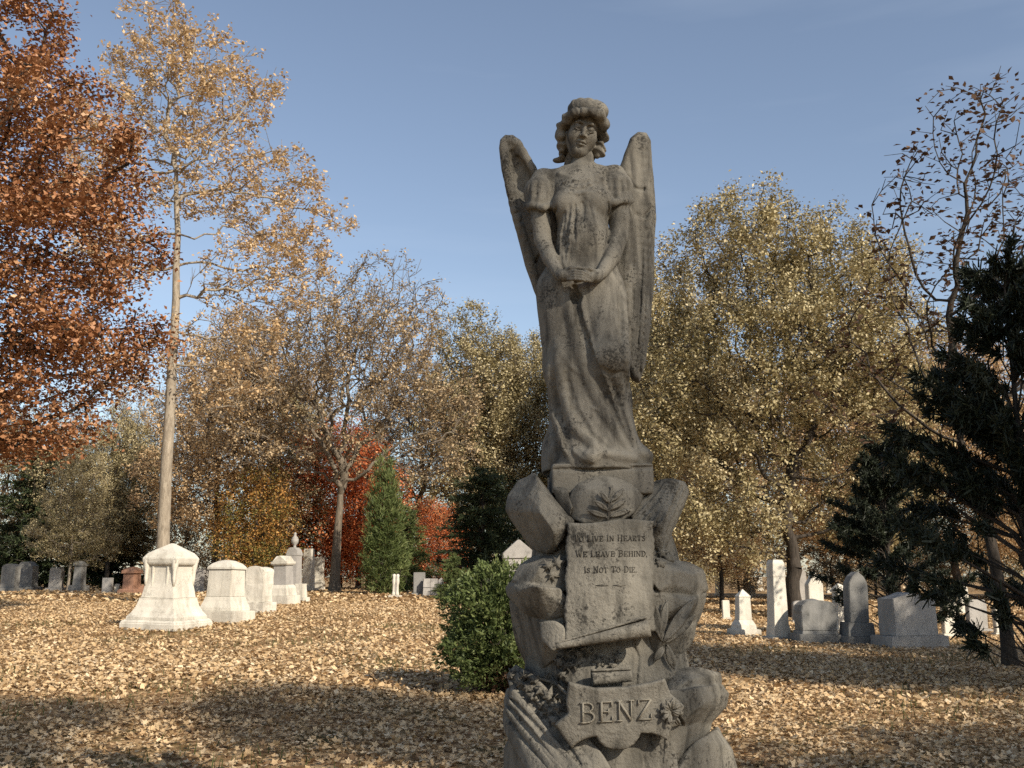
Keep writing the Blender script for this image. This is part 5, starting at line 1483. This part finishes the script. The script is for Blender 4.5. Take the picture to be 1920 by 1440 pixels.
def leafy_mass(key, seed, blobs, n_spray, per, spray, size, stem_h, stem_r, up=.5, shape=NEEDLE, power=.25, lump=.12):
    """a dense evergreen bush or column: sprays of scale leaves pointing outwards and up, on stems"""
    rng = np.random.default_rng(seed)
    c = crown_points(rng, blobs, n_spray, power)
    c += lump * np.stack([np.sin(c[:, 2] * 9 + c[:, 1] * 7), np.sin(c[:, 0] * 8 + c[:, 2] * 6), np.sin(c[:, 0] * 7 + c[:, 1] * 9)], 1)
    c[:, 2] = np.maximum(c[:, 2], .06)
    ctr = np.array(blobs[0][0], float)
    d = c - ctr; d[:, 2] *= .5; d /= np.linalg.norm(d, axis=1)[:, None] + 1e-6
    d = d + np.array((0, 0, up)) + rng.normal(0, .35, d.shape); d /= np.linalg.norm(d, axis=1)[:, None]
    n = n_spray * per
    dd = np.repeat(d, per, 0) + rng.normal(0, .5, (n, 3))
    q = np.repeat(c, per, 0) + np.repeat(d, per, 0) * rng.uniform(-.5, 1, (n, 1)) * spray + rng.normal(0, spray * .30, (n, 3))
    V, F = scatter(q, shape, quadF, dir_rot(dd, rng), size * rng.uniform(.6, 1.4, n))
    crown = mesh_np('crown', V, F)
    face_attr(crown, 'tint', np.clip(np.repeat(rng.normal(.5, .2, n_spray), per) + rng.normal(0, .12, n), 0, 1))
    pos, par = grow(rng, trunk_line(rng, stem_h * .5, (0, 0), .03, 5), c[::max(1, n_spray // 160)], stem_h * .06, stem_h, stem_h * .07, iters=40)
    V, F = tubes(pos, par, radii(par, stem_r * .12, 2.3, stem_r))
    SPECIES[key] = (mesh_np('trunk', V, F), crown)

conifer('spruce', 21, 8.0, 3.0, .16, 26, 8, .35, .30, 42, clear=.04, prof=.62)
conifer('pine', 22, 7.4, 3.0, .15, 20, 8, .05, .20, 250, clear=.05, prof=.55, up=.40, bare=.30)
leafy_mass('cedar', 23, [((0, 0, 3.0), (.95, .95, 3.0)), ((0, 0, 4.4), (.7, .7, 2.6)), ((.1, 0, 1.6), (1.15, 1.1, 1.7))], 2600, 8, .16, .16, 5.0, .10, up=1.2)
SCALE = np.array([(-.2, -.16, 0), (.3, -.24, .05), (1.0, 0, -.06), (.3, .24, .05)])
leafy_mass('yew', 24, [((0, 0, 1.02), (.80, .72, .80)), ((-.28, -.1, 1.35), (.52, .5, .45)), ((.3, 0, 1.3), (.55, .5, .5)), ((-.2, -.15, .62), (.62, .6, .5)), ((.25, .1, .55), (.55, .55, .45))], 2300, 16, .085, .055, 1.6, .07, up=.55, shape=SCALE, power=.22, lump=.11)
leafy_mass('yew_foot', 25, [((0, 0, .34), (.52, .5, .26))], 260, 10, .09, .06, .5, .03, up=.2, shape=SCALE, power=.3, lump=.05)
# ------------------------------------------------------------------ planting
# near trees
tree_at('gold', 305, 1098, 'tall airy gold-leaved tree with a long pale bare trunk behind the flared stone', BARK_PALE, GOLD, dist=36, sc=1.0, rz=0.1, name='gold_tree')
tree_at('copper', -95, 1098, 'dense copper-leaved oak filling the left edge of the picture', BARK_DARK, COPPER, dist=25, sc=1.02, rz=.0, name='copper_oak')
tree_at('elm', 628, 1106, 'wide spreading half-bare tree with a forked grey trunk in the middle distance', BARK, TAN, dist=50, sc=1.1, rz=.3, name='elm_tree')
tree_at('linden', 1490, 1166, 'big yellow-green leafy tree with a dark leaning trunk right of the angel', BARK_DARK, OLIVE, dist=36, sc=.92, rz=.2, name='linden_tree')
# trees between and behind
BT = 'trees closing the view behind the graves'
for key, px, d, sc, rz, bk, lf, lab, nm in (
    ('filler', 400, 52, .98, .5, BARK_DARK, GOLD, 'slim gold-tan tree with a dark trunk behind the vaulted white stone', 'ash_tree'),
    ('elm', 480, 66, 1.1, 1.2, BARK, GOLD, 'half-bare golden tree left of the forked grey trunk', 'elm_tree'),
    ('filler', 545, 60, .80, 2.1, BARK_DARK, OLIVE, 'dark-trunked tree just left of the forked grey trunk', 'ash_tree'),
    ('elm', 790, 70, 1.1, 2.5, BARK, TAN, 'tan half-bare tree between the columnar cedar and the bush', 'elm_tree'),
    ('filler', 900, 64, 1.2, 3.3, BARK, OLIVE, 'olive-gold tree rising behind the clipped bush', 'ash_tree'),
    ('linden', 985, 66, 1.02, 4.0, BARK_DARK, OLIVE, 'olive tree whose top shows left of the angel skirt', 'linden_tree'),
    ('linden', 1235, 58, 1.12, 1.6, BARK_DARK, OLIVE, 'yellow-green tree close behind the right wing of the angel', 'linden_tree'),
    ('filler', 1352, 44, .56, .8, BARK_DARK, GOLD, 'small gold tree with a straight dark trunk right of the pedestal', 'ash_tree'),
    ('elm', 1400, 74, 1.22, .4, BARK, GOLD, 'pale gold tree crowning the skyline right of the angel', 'elm_tree'),
    ('filler', 1590, 52, .92, 5.0, BARK_DARK, GOLD, 'gold tree with a dark trunk behind the gothic monument', 'ash_tree'),
    ('elm', 1680, 70, 1.1, 1.0, BARK, GOLD, 'tan-gold tree above the wide block tomb', 'elm_tree'),
    ('linden', 1790, 60, .95, 2.7, BARK_DARK, GOLD, 'gold tree showing pale through the pine boughs', 'linden_tree'),
    ('elm', 1930, 66, 1.0, 3.0, BARK, TAN, 'tan tree at the right edge behind the pine', 'elm_tree'),
    ('filler', 200, 60, .72, 1.4, BARK_DARK, OLIVE, 'olive tree between the copper oak and the pale trunk', 'ash_tree'),
    ('elm', 90, 64, .80, 5.2, BARK_DARK, OLIVE, 'dark olive tree low behind the left dark stones', 'elm_tree'),
    ('elm', 300, 74, .95, 4.2, BARK, TAN, 'tan twiggy tree directly behind the long pale trunk', 'elm_tree'),
    ('filler', 690, 76, .82, 4.4, BARK, TAN, 'thin tan tree behind the scarlet maples', 'ash_tree'),
    ('filler', 1110, 72, .95, 2.0, BARK, OLIVE, 'olive tree hidden mostly by the angel monument', 'ash_tree'),
    ('filler', 1480, 80, .9, 2.9, BARK, TAN, 'far tan tree seen past the big dark trunk', 'ash_tree'),
    ('linden', 2090, 62, 1.0, .6, BARK_DARK, OLIVE, 'olive tree beyond the right edge of the picture', 'linden_tree'),
    ('elm', 2260, 58, 1.1, 1.6, BARK, TAN, 'half-bare tan tree well beyond the right edge', 'elm_tree'),
    ('linden', 2450, 66, 1.0, 2.9, BARK_DARK, GOLD, 'gold tree farthest beyond the right edge', 'linden_tree'),
    ('elm', -260, 60, 1.0, 2.2, BARK, GOLD, 'half-bare gold tree beyond the left edge', 'elm_tree'),
    ('filler', -20, 70, .9, 3.9, BARK_DARK, TAN, 'tan tree beyond the copper oak at the left edge', 'ash_tree'),
    ('filler', 245, 62, .62, 2.2, BARK_DARK, OLIVE, 'small olive tree just left of the long pale trunk', 'ash_tree'),
    ('filler', 130, 52, .50, .3, BARK_PALE, OLIVE, 'low tree whose grey trunk stands between the dark left stones', 'ash_tree')):
    tree_at(key, px, 1100, lab, bk, lf, dist=d, sc=sc, rz=rz, name=nm, group=BT)
# coloured maples
tree_at('maple', 590, 1100, 'deep red maple left of the forked grey trunk', BARK_DARK, RED, dist=60, sc=1.05, rz=.2, name='maple_tree', group='autumn maples')
tree_at('maple', 672, 1100, 'bright scarlet maple glowing right of the forked grey trunk', BARK_DARK, RED, dist=60, sc=.98, rz=2.0, name='maple_tree', group='autumn maples')
tree_at('maple', 475, 1100, 'amber and green maple behind the rough-hewn stone', BARK_DARK, AMBER, dist=50, sc=.66, rz=1.1, name='maple_tree', group='autumn maples')
tree_at('maple', 822, 1100, 'small red maple above the grey block tomb', BARK_DARK, RED, dist=56, sc=.52, rz=3.0, name='maple_tree', group='autumn maples')
# evergreens
tree_at('cedar', 718, 1106, 'narrow green columnar cedar beside the scarlet maple', BARK_DARK, CEDAR, dist=46, sc=.92, rz=0, name='columnar_cedar')
tree_at('spruce', 762, 1106, 'dark bushy evergreen touching the columnar cedar', BARK_DARK, CEDAR, dist=52, sc=.55, rz=1, name='evergreen_tree')
tree_at('spruce', 905, 1110, 'dark spruce standing just left of the angel pedestal', BARK_DARK, GREEN, dist=46, sc=.85, scz=.74, rz=2, name='spruce_tree')
tree_at('spruce', 848, 1110, 'small grey-green spruce behind the clipped bush', BARK_DARK, CEDAR, dist=40, sc=.24, rz=3, name='spruce_tree')
tree_at('spruce', 62, 1100, 'dark spruce with sweeping boughs at the left behind the shaded stones', BARK_DARK, GREEN, dist=62, sc=1.35, scz=1.1, rz=4, name='spruce_tree')
tree_at('spruce', 205, 1100, 'dark spruce with sweeping boughs left of the pale trunk', BARK_DARK, GREEN, dist=64, sc=1.15, scz=.85, rz=5, name='spruce_tree')
tree_at('spruce', 485, 1100, 'low dark evergreen behind the rough-hewn and pedestal stones', BARK_DARK, GREEN, dist=54, sc=.50, rz=6, name='spruce_tree')
tree_at('pine', 1668, 1200, 'narrow black-green pine behind the wide block tomb', BARK_DARK, BLACKP, dist=24, sc=.55, scz=.64, rz=1, name='pine_tree')
tree_at('pine', 1935, 1250, 'large black-green pine with low spreading boughs at the right edge', BARK_DARK, BLACKP, dist=13.5, sc=.60, scz=.80, rz=2, name='pine_tree')
tree_at('upright', 1880, 1200, 'slender upright tree with few withered leaves rising above the pine', BARK_DARK, BROWNL, dist=17, sc=1.15, scz=.90, rz=0, name='upright_tree')
# low shrubs under the far trees
for i, (px, d, sc, lf, lab) in enumerate(((30, 68, .6, OLIVE, 'low olive shrub behind the stones at the left edge'), (160, 62, .6, GREEN, 'dark shrub behind the column stone at the left'), (340, 60, .55, TAN, 'tan shrub right of the long pale trunk'),
        (430, 72, .6, GREEN, 'dark shrub behind the vaulted white stone'), (520, 64, .45, AMBER, 'amber shrub behind the pedestal monument'), (640, 76, .6, TAN, 'tan shrub behind the forked grey trunk'), (770, 74, .7, OLIVE, 'olive shrub behind the small white marker'),
        (850, 80, .7, TAN, 'tan shrub above the clipped bush'), (960, 60, .7, GREEN, 'dark shrub close left of the pedestal'), (1300, 66, .7, OLIVE, 'olive shrub right of the pedestal behind the graves'), (1385, 70, .6, TAN, 'tan shrub behind the short obelisk'),
        (1560, 78, .6, TAN, 'tan shrub behind the pointed white slab'), (1640, 66, .6, OLIVE, 'olive shrub behind the gothic monument'), (1750, 72, .7, TAN, 'tan shrub behind the wide block tomb'), (1880, 74, .8, OLIVE, 'olive shrub behind the large pine'))):
    tree_at('maple', px, 1100, lab, BARK_DARK, lf, dist=d, sc=sc, rz=i * 1.3, name='shrub', cat='shrub', group='low shrubs under the far trees')
# clipped bush
g = ground_at(940, 1302)
bush = tree('yew', (g[0], g[1], g[2] - .03), 'clipped green bush with browned foot beside the pedestal', BARK_DARK, CEDAR, sc=.80, name='clipped_bush', cat='bush')
dress(link('browned_foliage', SPECIES['yew_foot'][1], None, bush), BROWNL)
# trees out of frame behind the viewer, whose shade falls on the monument and the near lawn
def shade_tree(target, rz, label, s=1.0, key='shade', leaf=TAN, crown_z=8.5):
    """a tree standing up-sun so that its crown's shadow lands on the target"""
    back = (crown_z * s - target[2]) / math.tan(SUN_EL)
    x = target[0] + math.cos(SUN_AZ) * back; y = target[1] + math.sin(SUN_AZ) * back
    return tree(key, (x, y, gz(x, y) - .05), label, BARK, leaf, rz=rz, sc=s, group='shade trees outside the picture', name='shade_tree')
shade_tree((.44, 4.2, 2.22), .5, 'unseen leaf tuft on a tall thin trunk, added to shade the angel skirt', key='tuft', crown_z=20.0)  # made-up tree, added only so its shadow dims the skirt
shade_tree((.42, 4.2, 2.2), 2.5, 'tall thin-crowned tree far behind the viewer dappling the angel', key='veil', crown_z=20.3)
for i, (x, y, lab) in enumerate(((-5.7, 8.9, 'tall tree behind the viewer shading the lower left corner'), (-5.0, 9.7, 'tall tree behind the viewer shading the lower left lawn'), (-7.0, 9.3, 'tall tree behind the viewer shading the left edge of the lawn'),
                                 (-1.7, 9.9, 'tall tree behind the viewer shading the lawn left of the pedestal'), (-.4, 9.2, 'tall tree behind the viewer shading the lawn close by the pedestal'),
                                 (3.6, 17.3, 'tall tree outside the right edge shading the lawn before the obelisk'), (5.2, 16.6, 'tall tree outside the right edge shading the lawn before the square pillar'), (6.9, 16.2, 'tall tree outside the right edge shading the lawn before the gothic monument'), (8.6, 17.0, 'tall tree outside the right edge shading the lawn before the wide tomb'), (6.3, 10.2, 'tall tree outside the right edge shading the lower right corner'), (4.6, 9.0, 'tall tree outside the right edge shading the lower right lawn'),
                                 (7.6, 12.4, 'tall tree outside the right edge shading the lawn before the pine'), (8.8, 14.4, 'tall tree outside the right edge shading the foot of the pine'), (6.2, 14.3, 'tall tree outside the right edge shading the lawn left of the pine'), (9.0, 11.0, 'tall tree outside the right edge shading the lawn right of the pine'), (4.2, 14.8, 'tall tree outside the right edge shading the middle of the right lawn'), (2.7, 15.9, 'tall tree outside the right edge shading the lawn right of the pedestal'),
                                 (-6.7, 8.0, 'tall tree behind the viewer shading the far left corner of the lawn'), (-2.3, 10.9, 'tall tree behind the viewer shading the lawn below the bush'), (-.6, 10.3, 'tall tree behind the viewer shading the lawn between bush and pedestal'))):
    shade_tree((x, y, 0), i * 1.1, lab, key='high', crown_z=20.0)
shade_tree((4.8, 6.0, 0), 3.0, 'round-headed tree behind the viewer shading the lower right lawn')
shade_tree((7.6, 13.5, 3.0), 4.2, 'round-headed tree outside the right edge shading the large pine', 1.15)
shade_tree((10.1, 18.8, .9), 5.0, 'round-headed tree outside the right edge shading the right row', 1.1)
# the wood beyond, too far to tell its trees apart
rng = np.random.default_rng(77)
n = 42000
a_ = rng.uniform(-.80, .80, n); d_ = rng.uniform(92, 125, n)
x = np.tan(a_) * d_; y = d_
top = 7.5 + 3.0 * np.sin(x * .21) * np.sin(x * .083 + 1) + 1.5 * np.sin(x * .57)
z = gz(x, y) + rng.uniform(0, 1, n) ** .8 * top + rng.normal(0, .3, n)
V, F = scatter(np.stack([x, y, z], 1), LEAF, quadF, rot_batch(rng, n, 1.0), .42 * rng.uniform(.5, 1.4, n))
me = mesh_np('far_wood', V, F); face_attr(me, 'tint', np.clip(rng.normal(.4, .25, n), 0, 1))
tag(link('far_wood', me, TAN), 'far brown wood closing the horizon behind the cemetery', 'woods', kind='stuff')
